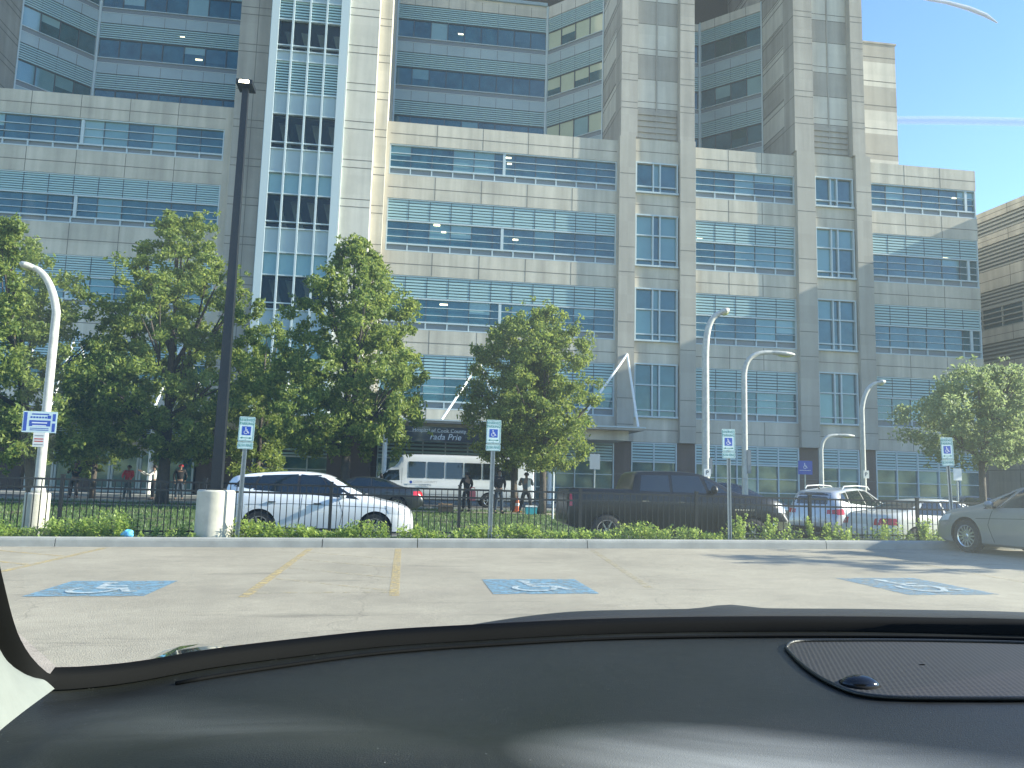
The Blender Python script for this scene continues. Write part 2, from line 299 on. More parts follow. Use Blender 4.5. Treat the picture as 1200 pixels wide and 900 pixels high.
for y in (15.6,14.3,13.0,11.7): line(-7.3,y,-5.6,y-1.2,.10,'mark_yellow')
line(9.3,16.0,8.9,9.8,.11,'mark_yellow_faint')
tag(b_.build('bay_lines',fix=False),kind='structure')
def isa_ground(x0,x1,y0,y1,mb_,mw_):
    b=MB(); n=4
    for k in range(n):
        a,c=x0+(x1-x0)*k/n,x0+(x1-x0)*(k+1)/n; flat(b,[(a,y0),(c,y0),(c,y1),(a,y1)],mb_,.005)
    for i,p in enumerate(isa_polys()): flat(b,[(x0+(x1-x0)*(.06+.9*u),y0+(y1-y0)*(.05+.9*v)) for u,v in p],mw_,.009+.0004*i)
    return tag(b.build('pavement_marking',fix=False),kind='structure')
isa_ground(-4.15,-2.86,9.68,11.05,'mark_blue','mark_white'); isa_ground(1.12,2.42,9.70,11.14,'mark_blue','mark_white'); isa_ground(6.35,7.6,9.45,11.2,'mark_blue_faint','mark_white')
# ------------------------------------------------------------------ hospital
def clear_glass():
    m=bpy.data.materials.new('glass_clear'); m.use_nodes=True; nt=m.node_tree; b=nt.nodes['Principled BSDF']; b.inputs['Base Color'].default_value=(.02,.05,.06,1); b.inputs['Roughness'].default_value=.05; b.inputs['IOR'].default_value=1.6
    t=nt.nodes.new('ShaderNodeBsdfTransparent'); t.inputs[0].default_value=(.75,.85,.85,1); mx=nt.nodes.new('ShaderNodeMixShader'); mx.inputs[0].default_value=.42; nt.links.new(t.outputs[0],mx.inputs[1]); nt.links.new(b.outputs[0],mx.inputs[2]); nt.links.new(mx.outputs[0],nt.nodes['Material Output'].inputs['Surface']); M['glass_clear']=m
clear_glass()
F=50.0; RF=58.586
HB=thing('hospital_building','large beige stone hospital with teal window bands and tall grey towers behind the trees','building',(0,F,.2))
HO=(0,F,.2)
def frame(P,D,N):
    P=Vector(P);D=Vector(D);N=Vector(N)
    return lambda s,o,z: Vector((P.x+D.x*s+N.x*o,P.y+D.y*s+N.y*o,z))
def hbuild(b,name,parent=None,label=None,smooth=False):
    ob=b.build(name,parent or HB,HO if True else None,smooth); 
    if label: ob['label']=label
    return ob
FT=frame((0,F),(1,0),(0,-1))
rnd=random.Random(3)
def glasspick(p=(.5,.2,.2,.1)):
    r_=rnd.random(); a=0
    for q,nm in zip(p,('glass_dark','glass_mid','glass_blind','glass_pale')):
        a+=q
        if r_<a: return nm
    return 'glass_dark'
def wall(b,s0,s1,z0,z1,mt='stone',o=0,th=.45,js=2.8,jz=()):
    b.box(s0,s1,o-th,o,z0,z1,mt)
    if js:
        n=max(1,round((s1-s0)/js))
        for k in range(1,n): s=s0+(s1-s0)*k/n; b.box(s-.018,s+.018,o,o+.006,z0+.01,z1-.01,'joint')
    for z in jz: b.box(s0+.01,s1-.01,o,o+.007,z-.022,z+.022,'joint')
def panes(T,s0,s1,z0,z1,pitch=1.42,parts=None,first=.5,p=(.5,.2,.2,.1)):
    """positions of the pane joints"""
    n=max(1,round((s1-s0)/pitch)); return [s0+(s1-s0)*k/n for k in range(n+1)]
def band(T,s0,s1,z0,z1,louvre=.42,base=.5,o=-.16,rails=3,p=(.44,.26,.21,.09),pitch=1.42,slats=7,thick_at=()):
    """ribbon window: sunshade slats over vision glass with rails over a low spandrel light"""
    zb=z0+base; zl=z1-(z1-z0)*louvre; J=panes(T,s0,s1,z0,z1,pitch)
    f=MB(T); w=.07
    f.box(s0,s1,o-.03,o+.13,z1-w,z1,'alu'); f.box(s0,s1,o-.03,o+.16,z0,z0+w,'alu'); f.box(s0,s0+w,o-.03,o+.13,z0+w,z1-w,'alu'); f.box(s1-w,s1,o-.03,o+.13,z0+w,z1-w,'alu')
    f.box(s0+w,s1-w,o-.02,o+.10,zb-.05,zb+.05,'alu')
    for s in J[1:-1]:
        f.box(s-.04,s+.04,o-.02,o+.09,z0+w,zb-.05,'alu'); f.box(s-.022,s+.022,o-.02,o+.02,zb+.05,z1-w,'mullion_dark')
    if louvre>0: f.box(s0+w,s1-w,o-.01,o+.11,zl-.045,zl+.045,'alu')
    zt=zl-.05 if louvre>0 else z1-w
    for k in range(1,rails): z=zb+(zt-zb)*k/rails; f.box(s0+w,s1-w,o+.021,o+.055,z-.022,z+.022,'alu')
    for s in thick_at: f.box(s-.09,s+.09,o-.02,o+.095,zb+.05,zt,'alu')
    root=hbuild(f,'window_band')
    g=MB(T)
    for a,c in zip(J[:-1],J[1:]):
        t=rnd.uniform(-.004,.004); mt=glasspick(p); kind=rnd.random()
        def pane(z_a,z_b,m_): g.face([T_(a,o-.02+t,z_a),T_(c,o-.02-t,z_a),T_(c,o-.02-t,z_b),T_(a,o-.02+t,z_b)],m_)
        T_=lambda s,oo,z:(s,oo,z)
        if mt in('glass_blind','glass_pale') and kind<.55:
            zz=zb+(zt-zb)*rnd.uniform(.25,.7); pane(zb,zz,'glass_dark'); pane(zz,zt,mt)
        else: pane(zb,zt,mt)
        if louvre>0: pane(zt,z1-w,'gap')
        pane(z0,zb,'alu_grey')
    g.T=T; hbuild(g,'glass',root)
    if louvre>0:
        l=MB(T); H=z1-w-zl-.05
        for s in J[1:-1]: l.box(s-.018,s+.018,o+.086,o+.10,zl+.05,z1-w,'mullion_dark')
        for k in range(slats):
            z=zl+.05+H*(k+.5)/slats; l.box(s0+w+.01,s1-w-.01,o+.0,o+.085,z-H/slats*.33,z+H/slats*.33,'slat')
        hbuild(l,'sunshade',root)
    return root
def bay(T,s0,s1,z0,z1,short=False,o=-.02):
    """framed pier window with a double mullion, a transom and a low light"""
    f=MB(T); w=.09; zb=z0+.48; zm=z1-(z1-z0)*.40; c=(s0+s1)/2
    f.box(s0,s1,o-.15,o+.12,z1-w,z1,'alu'); f.box(s0-.03,s1+.03,o-.15,o+.2,z0-.02,z0+w,'alu'); f.box(s0,s0+w,o-.15,o+.12,z0+w,z1-w,'alu'); f.box(s1-w,s1,o-.15,o+.12,z0+w,z1-w,'alu')
    for d in (-.24,.24): f.box(c+d-.045,c+d+.045,o-.14,o+.08,z0+w,z1-w,'alu')
    f.box(s0+w,s1-w,o-.14,o+.07,zb-.04,zb+.04,'alu')
    if not short: f.box(s0+w,s1-w,o-.14,o+.07,zm-.04,zm+.04,'alu')
    root=hbuild(f,'window'); g=MB(T)
    for a,c_ in ((s0,c-.24),(c-.24,c+.24),(c+.24,s1)):
        g.face([(a,o-.1,z0),(c_,o-.1,z0),(c_,o-.1,zb),(a,o-.1,zb)],'glass_mid')
        mt=glasspick((.4,.35,.25,0))
        if short: g.face([(a,o-.1,zb),(c_,o-.1,zb),(c_,o-.1,z1),(a,o-.1,z1)],mt)
        else:
            g.face([(a,o-.1,zb),(c_,o-.1,zb),(c_,o-.1,zm),(a,o-.1,zm)],mt); g.face([(a,o-.1,zm),(c_,o-.1,zm),(c_,o-.1,z1),(a,o-.1,z1)],rnd.choice(('glass_blind','glass_mid')))
    hbuild(g,'glass',root)
def pier_window_ground(T,s0,s1,z1,z0=.35,o=-.1,louv=1.25,p=(.6,.3,.1,0),pitch=1.45):
    f=MB(T); w=.08; J=panes(T,s0,s1,z0,z1,pitch); zl=z1-louv
    f.box(s0,s1,o-.1,o+.1,z1-w,z1,'alu'); f.box(s0,s0+w,o-.1,o+.1,z0,z1-w,'alu'); f.box(s1-w,s1,o-.1,o+.1,z0,z1-w,'alu'); f.box(s0+w,s1-w,o-.1,o+.1,z0,z0+w,'alu'); f.box(s0+w,s1-w,o-.1,o+.08,zl-.05,zl+.05,'alu')
    for s in J[1:-1]: f.box(s-.04,s+.04,o-.1,o+.07,z0+w,z1-w,'alu')
    for k in (1,2): z=z0+(zl-z0)*k/3; f.box(s0+w,s1-w,o-.1,o+.05,z-.03,z+.03,'alu')
    root=hbuild(f,'window_band'); g=MB(T)
    for a,c in zip(J[:-1],J[1:]):
        for k in range(3): g.face([(a,o-.06,z0+(zl-z0)*k/3),(c,o-.06,z0+(zl-z0)*k/3),(c,o-.06,z0+(zl-z0)*(k+1)/3),(a,o-.06,z0+(zl-z0)*(k+1)/3)],glasspick(p))
        g.face([(a,o-.06,zl),(c,o-.06,zl),(c,o-.06,z1),(a,o-.06,z1)],'gap')
    hbuild(g,'glass',root)
    l=MB(T); n=6
    for k in range(n): z=zl+.05+(louv-.13)*(k+.5)/n; l.box(s0+w,s1-w,o,o+.05,z-.06,z+.06,'slat')
    hbuild(l,'sunshade',root)
ROWS=[(21.08,23.17),(16.0,19.51),(10.94,14.45),(5.91,9.39)]
PAR=24.66
def spandrels(b,s0,s1,rows,jz=True,o=0,mt='stone'):
    zs=[PAR]+[v for r_ in rows for v in (r_[1],r_[0])]+[4.32]
    for k in range(0,len(zs)-1,2):
        zt,zb=zs[k],zs[k+1]; wall(b,s0,s1,zb,zt,mt,o,jz=((zb+zt)/2-.05,) if zt-zb>.6 else ())
wb=MB(FT)
ROWSL=[(21.08,23.17),(16.4,19.51),(11.3,14.45),(6.2,9.39)]
spandrels(wb,-44,-12.22,ROWSL); spandrels(wb,-1.87,13.3,ROWS); spandrels(wb,18.77,25.98,ROWS); spandrels(wb,31.48,39.76,ROWS)
# jambs at the ends of the bands
for s0,s1 in ((-12.22,-11.66),(13.3,13.40),(18.70,18.77),(25.98,26.0),(-2.08,-1.87)): wall(wb,s0,s1,4.32,PAR,js=0)
# body behind the ribbons: floors and back wall, so nothing shows through
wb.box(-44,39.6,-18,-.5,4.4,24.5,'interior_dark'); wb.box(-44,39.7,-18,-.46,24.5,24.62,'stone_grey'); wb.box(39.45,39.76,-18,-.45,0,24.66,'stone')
hbuild(wb,'podium_wall')
for i,(z0,z1) in enumerate(ROWSL):
    th=[-20.6,-20.35] if i<3 else []
    band(FT,-44,-12.24,z0+.01,z1-.01,0 if i==0 else .42,.42,slats=8,thick_at=[-20.7])
for i,(z0,z1) in enumerate(ROWS):
    lv=0 if i==0 else .42
    band(FT,-1.86,13.29,z0+.01,z1-.01,lv,thick_at=[5.65]); band(FT,18.78,25.97,z0+.01,z1-.01,lv); band(FT,31.49,39.74,z0+.01,z1-.01,lv,thick_at=[39.0])
# piers between the ribbons
pb=MB(FT)
zj=[z for r_ in ROWS for z in (r_[0]-.35,r_[1]+.35)]
PR=[(13.40,14.50),(17.62,18.70),(26.0,27.32),(30.36,31.48)]
for s0,s1 in PR: wall(pb,s0,s1,4.32,24.9,'stone_tan',.34,.9,js=0,jz=[r_[0]+1.2 for r_ in ROWS]+[r_[0]-.5 for r_ in ROWS])
for (s0,s1) in ((14.5,17.62),(27.32,30.36)):
    zs=[24.9]+[v for r_ in ROWS for v in (r_[1],r_[0])]+[4.32]
    for k in range(0,len(zs)-1,2): wall(pb,s0,s1,zs[k+1],zs[k],'stone',.0,.5,js=0,jz=((zs[k]+zs[k+1])/2,))
hbuild(pb,'pier')
for (z0,z1) in ROWS:
    bay(FT,14.58,17.54,z0+.02,z1+.1,z1-z0<2.5); bay(FT,27.40,30.28,z0+.02,z1+.1,z1-z0<2.5)
# ground floor: brown piers, louvred shop-like windows
gb=MB(FT)
def brown(s0,s1): gb.box(s0,s1,-.6,-.02,.2,4.31,'stone_brown'); gb.box(s0+.01,s1-.01,-.02,-.013,2.2,2.23,'joint')
for a,c in ((13.35,14.45),(17.55,18.75),(26.0,27.35),(30.3,31.45),(39.2,39.76),(-2.6,-1.8),(-12.4,-9.3),(-19.2,-18.2),(-26.5,-22.2)): brown(a,c)
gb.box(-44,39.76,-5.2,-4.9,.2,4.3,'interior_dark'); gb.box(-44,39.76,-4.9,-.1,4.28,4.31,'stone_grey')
hbuild(gb,'ground_floor_pier')
for a,c in ((8.2,13.33),(14.47,17.53),(18.77,25.98),(27.37,30.28),(31.47,39.18)): pier_window_ground(FT,a,c,4.30)
pier_window_ground(FT,-44,-26.6,4.0,1.1,p=(.3,.4,.3,0)); pier_window_ground(FT,-9.2,-2.7,4.3,.4,p=(1,0,0,0),louv=1.6)
# entrance doors under a lintel on the left
eb=MB(FT); s=-22.1
eb.box(-22.1,-12.5,-.4,.1,2.75,3.5,'stone'); eb.box(-22.1,-12.5,-.35,.02,3.5,4.3,'gap')
for k in range(7): eb.box(-22.0,-12.6,.02,.06,3.55+k*.105,3.60+k*.105,'slat')
hbuild(eb,'entrance_lintel')
for k in range(6):
    a=-22.0+k*1.58; d=MB(FT)
    d.box(a,a+.12,-.2,-.05,.27,2.74,'alu'); d.box(a+1.42,a+1.54,-.2,-.05,.27,2.74,'alu'); d.box(a+.12,a+1.42,-.2,-.05,2.6,2.74,'alu'); d.box(a+.12,a+1.42,-.2,-.05,.27,.55,'alu')
    o=hbuild(d,'door'); g=MB(FT); g.face([(a+.12,-.12,.55),(a+1.42,-.12,.55),(a+1.42,-.12,2.6),(a+.12,-.12,2.6)],'glass_dark'); hbuild(g,'glass',o)
# central entrance glazing and banner
pier_window_ground(FT,-1.75,8.1,4.3,.3,p=(.8,.2,0,0),louv=1.5)
# ---- setback storeys
def storeys(P,D,N,L,tops,zroof,name_p=(.45,.3,.15,.1),zlow=24.5,pitch=1.75,green=False,cream=False):
    T=frame(P,D,N)
    wl=MB(T); J=panes(T,0,L,0,1,pitch)
    for i,zt in enumerate(tops):
        up=zroof if i==len(tops)-1 else tops[i+1]-3.12
        lo=zt
        wl.box(0,L,-.3,-.02,zt+.02,min(up,zt+.83),'alu_panel') if i<len(tops)-1 else wl.box(0,L,-.3,-.02,zt+.02,zroof,'stone_light')
        for s in J[1:-1]: wl.box(s-.015,s+.015,-.02,-.014,zt+.03,min(up,zt+.8),'joint')
        wl.box(0,L,-.3,-.05,zt-3.12,zt-2.72,'alu_grey'); wl.box(0,L,-.05,.02,zt-2.76,zt-2.70,'alu'); wl.box(0,L,-.05,.0,zt-3.14,zt-3.10,'alu')
    wl.box(0,L,-.3,-.02,zlow,tops[0]-3.12,'alu_panel')
    wl.box(0,.10,-.3,.06,zlow,zroof,'alu'); wl.box(L-.10,L,-.3,.06,zlow,zroof,'alu')
    hbuild(wl,'upper_wall')
    for zt in tops:
        f=MB(T)
        for s in J[1:-1]: f.box(s-.03,s+.03,-.16,-.05,zt-2.7,zt,'mullion_dark')
        f.box(.1,L-.1,-.16,-.06,zt-1.27,zt-1.22,'mullion_dark'); root=hbuild(f,'window_band'); g=MB(T)
        for a,c in zip(J[:-1],J[1:]):
            t=rnd.uniform(-.006,.006)
            mt=glasspick(name_p)
            if green and mt=='glass_dark': mt='glass_green'
            if cream and mt!='glass_dark': mt=rnd.choice(('glass_sun_reflect','glass_sun_reflect','glass_pale'))  # cream panes: reflection of a sunlit wall painted into the glass colour
            q=lambda za,zb,m_:g.face([(a,-.12+t,za),(c,-.12-t,za),(c,-.12-t,zb),(a,-.12+t,zb)],m_)
            if rnd.random()<.35 and mt!='glass_dark': zz=zt-2.7+rnd.uniform(.3,.9); q(zt-2.7,zz,'glass_dark'); q(zz,zt-1.25,mt)
            else: q(zt-2.7,zt-1.25,mt)
            q(zt-1.25,zt,'gap')
        hbuild(g,'glass',root); l=MB(T); n=7
        for k in range(n): z=zt-1.2+1.18*(k+.5)/n; l.box(.1,L-.1,-.11,-.03,z-.05,z+.05,'slat')
        hbuild(l,'sunshade',root)
T3=[30.45,34.4,38.35]; s2=math.sqrt(.5)
storeys((-2.09,RF),(1,0),(0,-1),9.75+2.09,T3,39.35,pitch=1.3)
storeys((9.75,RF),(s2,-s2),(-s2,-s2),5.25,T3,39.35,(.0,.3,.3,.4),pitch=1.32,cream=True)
storeys((18.7,58.2),(1,0),(0,-1),3.55,T3,39.0,(.8,.2,0,0),green=True)
storeys((22.25,58.2),(s2,-s2),(-s2,-s2),5.15,T3,39.1,(.4,.3,.2,.1),pitch=1.3,green=True)
T4=[30.45,34.4,38.35,42.3]
storeys((-23.8,RF),(1,0),(0,-1),12.2,T4,44,(.5,.25,.15,.1),pitch=1.5)
storeys((-27.4,54.99),(s2,s2),(s2,-s2),5.09,T4,44,(.2,.25,.35,.2),pitch=1.3)
# stone towers
def clad(b,s0,s1,o0,o1,z0,z1,mt='stone_grey'): b.box(s0,s1,o0,o1,z0,z1,mt)
tb=MB(FT)
def tower(x0,x1,pl,pr,back,side_bands=True,top=52):
    # recessed body banded in two stones, two proud piers, side wall banded to match
    z=24.9; lvl=[]
    tb.box(x0+.02,x1-.02,-back,-.25,24.0,24.9,'stone_grey')
    seq=[(24.9,27.3,'stone_grey'),(27.3,29.4,'stone_light'),(29.4,31.2,'stone_grey')]
    z=31.2
    while z<top: seq+= [(z,z+2.3,'stone_light'),(z+2.3,z+4.0,'stone_grey')]; z+=4.0
    for a,c,mt in seq:
        tb.box(x0+.02,x1-.02,-back,-.25,a,c,mt)
        tb.box(x0+.01,x0+.02,-back,-.30,a+.0,a+.05,'joint')
        if mt=='stone_light': tb.box(pl,pr,-.25,-.243,a+.42,a+.46,'joint')
        tb.box(pl,pr,-.25,-.243,c-.04,c,'joint')
    for k in range(5): tb.box(pl+.1,pr-.1,-.25,-.17,25.1+k*.42,25.35+k*.42,'stone_grey')
    c=(pl+pr)/2; tb.box(c-.05,c+.05,-.25,-.19,24.9,top,'stone_grey')
    for a,c in ((x0,pl),(pr,x1)):
        tb.box(a,c,-1.2,.34,24.9,top,'stone_grey')
        z=26.9
        while z<top:
            tb.box(a+.005,c-.005,.34,.347,z,z+.04,'joint'); tb.box(a+.005,c-.005,.34,.347,z+.42,z+.46,'joint'); z+=2.0
    # joints on the left flank
    z=26.9
    while z<top:
        tb.box(x0-.006,x0,-1.2,.30,z,z+.04,'joint'); tb.box(x0+.006,x0+.02,-back,-1.2,z,z+.05,'joint'); tb.box(x0+.006,x0+.02,-back,-1.2,z+.42,z+.46,'joint'); z+=2.0
tower(13.46,18.63,14.6,17.6,12); tower(25.9,31.14,27.3,30.2,12)
hbuild(tb,'stone_tower')
bb=MB(FT)
z=24.6; i=0; zz=[24.6,27.0,29.1,31.0,33.0,35.0,36.55]
for a,c in zip(zz[:-1],zz[1:]):
    bb.box(31.0,36.9,-14,-4.5,a,c,'stone_light' if i%2==0 else 'stone_tan'); bb.box(31.0,36.9,-4.5,-4.49,a+.4,a+.45,'joint'); i+=1
bb.box(30.9,37.0,-14,-4.45,36.55,36.7,'stone_grey')
hbuild(bb,'rear_block')
# stone columns beside the stair tower, stepping forward
cb=MB(FT)
cj=[]; z=5.5
while z<50: cj+=[z,z+.5]; z+=2.53
def column_(s0,s1,o,mt,js=0): wall(cb,s0,s1,4.32,52,mt,o,9,js=js,jz=cj)
column_(-11.66,-9.45,.5,'stone_grey',1.2); column_(-4.7,-2.86,1.6,'stone_light'); column_(-2.86,-2.09,.7,'stone')
cb.box(-4.7,-2.09,-1,.7,.2,4.32,'stone_brown')
# far left tower flank and body behind the setback storeys
cb.box(-40,-27.4,-9,-1.0,24.6,52,'stone_grey')
z=26
while z<52:
    cb.box(-27.4,-27.392,-8,-1.1,z,z+.05,'joint'); cb.box(-27.4,-27.392,-8,-1.1,z+.45,z+.5,'joint'); z+=2.0
hbuild(cb,'stone_column')
kb=MB(FT)
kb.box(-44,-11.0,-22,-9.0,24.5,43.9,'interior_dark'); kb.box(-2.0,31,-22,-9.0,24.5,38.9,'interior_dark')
kb.box(-2.09,9.7,-22,-8.45,39.35,39.6,'alu_panel')
hbuild(kb,'core')
# ribbed roof screen
rs=MB(FT); rs.box(2.5,26,-20,-11.2,39.3,45.2,'brown_metal')
for k in range(60): rs.box(2.5,26,-11.2,-11.14,39.5+k*.095*1.0,39.54+k*.095,'joint')
hbuild(rs,'roof_screen')
# glazed stair tower
st=MB(FT); SO=2.2; a0,a1=-9.45,-4.7
st.box(a0,a1,-8,SO-3.2,4.3,52,'interior_dark')
rows=[(4.3,6.3,'p'),(6.3,6.7,'s'),(6.7,8.4,'g'),(8.4,9.8,'b'),(9.8,11.3,'p'),(11.3,11.7,'s'),(11.7,13.4,'g'),(13.4,14.8,'b'),(14.8,16.3,'p'),(16.3,16.7,'s'),(16.7,18.45,'g'),(18.45,19.8,'b'),(19.8,21.3,'p'),(21.3,21.7,'s'),(21.7,23.54,'g'),(23.54,24.9,'p'),(24.9,27.0,'l'),(27.0,27.65,'p'),(27.65,28.0,'s'),(28.0,29.7,'g'),(29.7,31.0,'l'),(31.0,31.53,'p'),(31.53,31.9,'s'),(31.9,33.9,'g'),(33.9,35.0,'l'),(35,36,'p'),(36,38,'g'),(38,40,'l'),(40,41,'p'),(41,43,'g'),(43,52,'p')]
n=4; W_=(a1-a0-.7)/n; left=a0+.35
for k in range(n+1):
    s=left+k*W_; wd=.30 if k in(0,n) else .11
    st.box(s-wd if k==0 else s-wd/2, s+(.35 if k==n else wd/2), SO-.3,SO+.10,4.3,52,'alu')
for z0,z1,t in rows:
    if t=='p': st.box(left,a1-.35,SO-.3,SO-.06,z0+.02,z1-.02,'alu_panel')
    st.box(left,a1-.35,SO-.2,SO+.04,z0-.035,z0+.035,'alu')
    if t=='l':
        m=int((z1-z0)/.17)
        for q in range(m): st.box(left,a1-.35,SO-.15,SO-.06,z0+(z1-z0)*(q+.2)/m,z0+(z1-z0)*(q+.75)/m,'slat')
st.box(a0,a0+.01,SO-1,SO,4.3,52,'alu'); st.box(a1-.05,a1,-2,SO,4.3,52,'alu'); st.box(a0,a0+.06,-2,SO,4.3,52,'alu')
so_=hbuild(st,'stair_tower')
for z0,z1,t in rows:
    if t in 'gbs':
        g=MB(FT)
        for k in range(n):
            s=left+k*W_; g.face([(s,SO-.16,z0),(s+W_,SO-.16,z0),(s+W_,SO-.16,z1),(s,SO-.16,z1)],'glass_pale' if t=='b' else 'glass_clear')
        hbuild(g,'stair_glass',so_)
        if t=='g':
            f=MB(FT)
            for q in range(4):
                s=left+(q+.25)*W_; f.T=None; zz0,zz1=z0-.1,z1+.1
                pts=[(s,zz1),(s+.42,zz1),(s+.42+W_*.55,zz0),(s+W_*.55,zz0)]
                A_=[FT(u,SO-1.6,v) for u,v in pts]; B_=[FT(u,SO-1.9,v) for u,v in pts]; f.face(A_,'stone_light'); f.face(B_,'stone_light'); [f.face([A_[i],A_[(i+1)%4],B_[(i+1)%4],B_[i]],'stone_light') for i in range(4)]
            hbuild(f,'stair_flight',so_)
# stair flights seen behind the panes as pale stringers
# a few ceiling lights that show through the glass
for px,py,Y,w_ in ((596,185,F+.13,.35),(597,192,F+.13,.3),(512,264,F+.13,.4),(520,272,F+.13,.3),(604,281,F+.13,.35),(214,43,RF+.08,.35),(233,70,RF+.08,.5),(540,40,RF+.08,.4),(820,280,F+.13,.4),(1108,302,F+.13,.4),(1118,232,F+.13,.35),(520,357,F+.13,.5),(300,0,F+.13,.2)):
    p=atY(px,py,Y); q=MB(); q.box(p.x-w_/2,p.x+w_/2,p.y-.004,p.y,p.z-.05,p.z+.05,'room_light'); hbuild(q,'room_light')
# ---- entrance canopy with tie rods
cy0=45.6; zc=atY(715,500,cy0).z; xr=atY(757,500,cy0).x
cp=MB(); cp.box(-30,xr,cy0,49.99,zc-.03,zc+.05,'alu'); cp.box(-29.9,xr-.05,cy0+.05,49.98,zc-.16,zc-.03,'stone_grey'); cp.box(-29.5,atY(733,505,47).x,46.3,49.98,zc-.75,zc-.16,'stone')
for k in range(9): x=-27+k*4.6; cp.box(x,x+.2,cy0+.1,49.9,zc-.28,zc-.16,'alu')
canopy=hbuild(cp,'entrance_canopy')
def rods(apx,apy,ends):
    A=atY(apx,apy,49.62)
    for i,(e,f_) in enumerate(ends):
        rb=MB(); E=atY(e,f_,cy0+.3); E.z=zc+.05; rb.tube([A,E],.075,'white_paint',8)
        hbuild(rb,'tie_rod',canopy)
rods(735,415,[(677,488),(748,497)]); rods(562,425,[(518,478),(590,480)]); rods(91,387,[(60,470),(112,470)]); rods(40,405,[(-40,465),(20,470)]); rods(357,420,[(318,478),(392,478)]); rods(215,400,[(180,478),(245,478)])
for x in (atY(644,560,46.6).x,-1.2,-14,-25.5): pb2=MB(); pb2.tube([(x,46.6,.25),(x,46.6,zc-.16)],.14,'white_paint',12); hbuild(pb2,'canopy_post',canopy)
bn=MB(); bx0,bx1=atY(474,505,46).x,atY(650,505,46).x; bz1,bz0=atY(560,499,46).z-.15,atY(560,517,46).z-.1
bn.box(bx0,bx1,46.0,46.08,bz0,bz1,'sign_blue_dark' if 'sign_blue_dark' in M else 'paint_navy'); bn.box(bx0,bx1,45.98,46.0,bz0+.52,bz0+.55,'slat_grey'); 
ban=hbuild(bn,'banner'); cx_=atY(531,505,46).x
t1=text_obj('Hospital of Cook County',.30,'white_text',ban,(atY(515,502,45.97).x-0,45.97-F,bz1-.22-.2),name='lettering'); t2=text_obj('rada Prie',.50,'white_text',ban,(atY(522,511,45.97).x,45.97-F,bz0+.26-.2),shear=.25,name='lettering')
# ------------------------------------------------------------------ parking structure on the right
GX=46.0; gp=(GX,60); gdir=(math.sin(R(-4.5)),math.cos(R(-4.5)))
def gz_at(px,py): return atL(px,py,gp,gdir).z
GB=thing('parking_garage','beige parking garage with grey louvred bands to the right of the hospital','building',(GX,60,.1))
GT=frame(gp,gdir,(-1,-.08)); 
def gbuild(b,name,parent=None): return b.build(name,parent or GB,(GX,60,.1))
zs=[gz_at(1173,y) for y in (240,251.5,270,282,313,337,358,379,383,400,404,424,445,470,500)]
gw=MB(GT); s0,s1=-22,30
def gwall(za,zb): gw.box(s0,s1,-.5,0,za,zb,'stone'); gw.box(s0,s1,0,.01,(za+zb)/2-.02,(za+zb)/2+.02,'joint'); [gw.box(s-.02,s+.02,0,.008,za,zb,'joint') for s in range(s0+2,s1,5)]
gwall(zs[1],zs[0]); gwall(zs[3],zs[2]); gwall(zs[5],zs[4]); gwall(zs[9],zs[8]); gwall(zs[12],zs[11]); gwall(.1,zs[14]); gw.box(s0,s1,-18,-.6,.1,zs[0]-.3,'interior_dark'); gw.box(s0-.3,s0,-18,0,.1,zs[0]-.02,'stone')
gbuild(gw,'wall')
for za,zb in ((zs[2],zs[1]),(zs[4],zs[3]),(zs[6],zs[5]),(zs[11],zs[9]),(zs[14],zs[12])):
    l=MB(GT); l.box(s0,s1,-.5,-.25,za,zb,'alu_grey'); m=max(3,int((zb-za)/.28))
    for q in range(m): l.box(s0,s1,-.25,-.06,za+(zb-za)*(q+.25)/m,za+(zb-za)*(q+.7)/m,'slat_grey')
    gbuild(l,'louvre_panel')
l=MB(GT); za,zb=zs[8],zs[6]; l.face([(s0,-.2,za),(s1,-.2,za),(s1,-.2,zb),(s0,-.2,zb)],'glass_mid')
for q in range(5): z=za+(zb-za)*q/4; l.box(s0,s1,-.15,0,z-.05,z+.05,'slat_grey')
for s in range(s0,s1,2): l.box(s-.04,s+.04,-.15,-.02,za,zb,'slat_grey')
gbuild(l,'window_band')
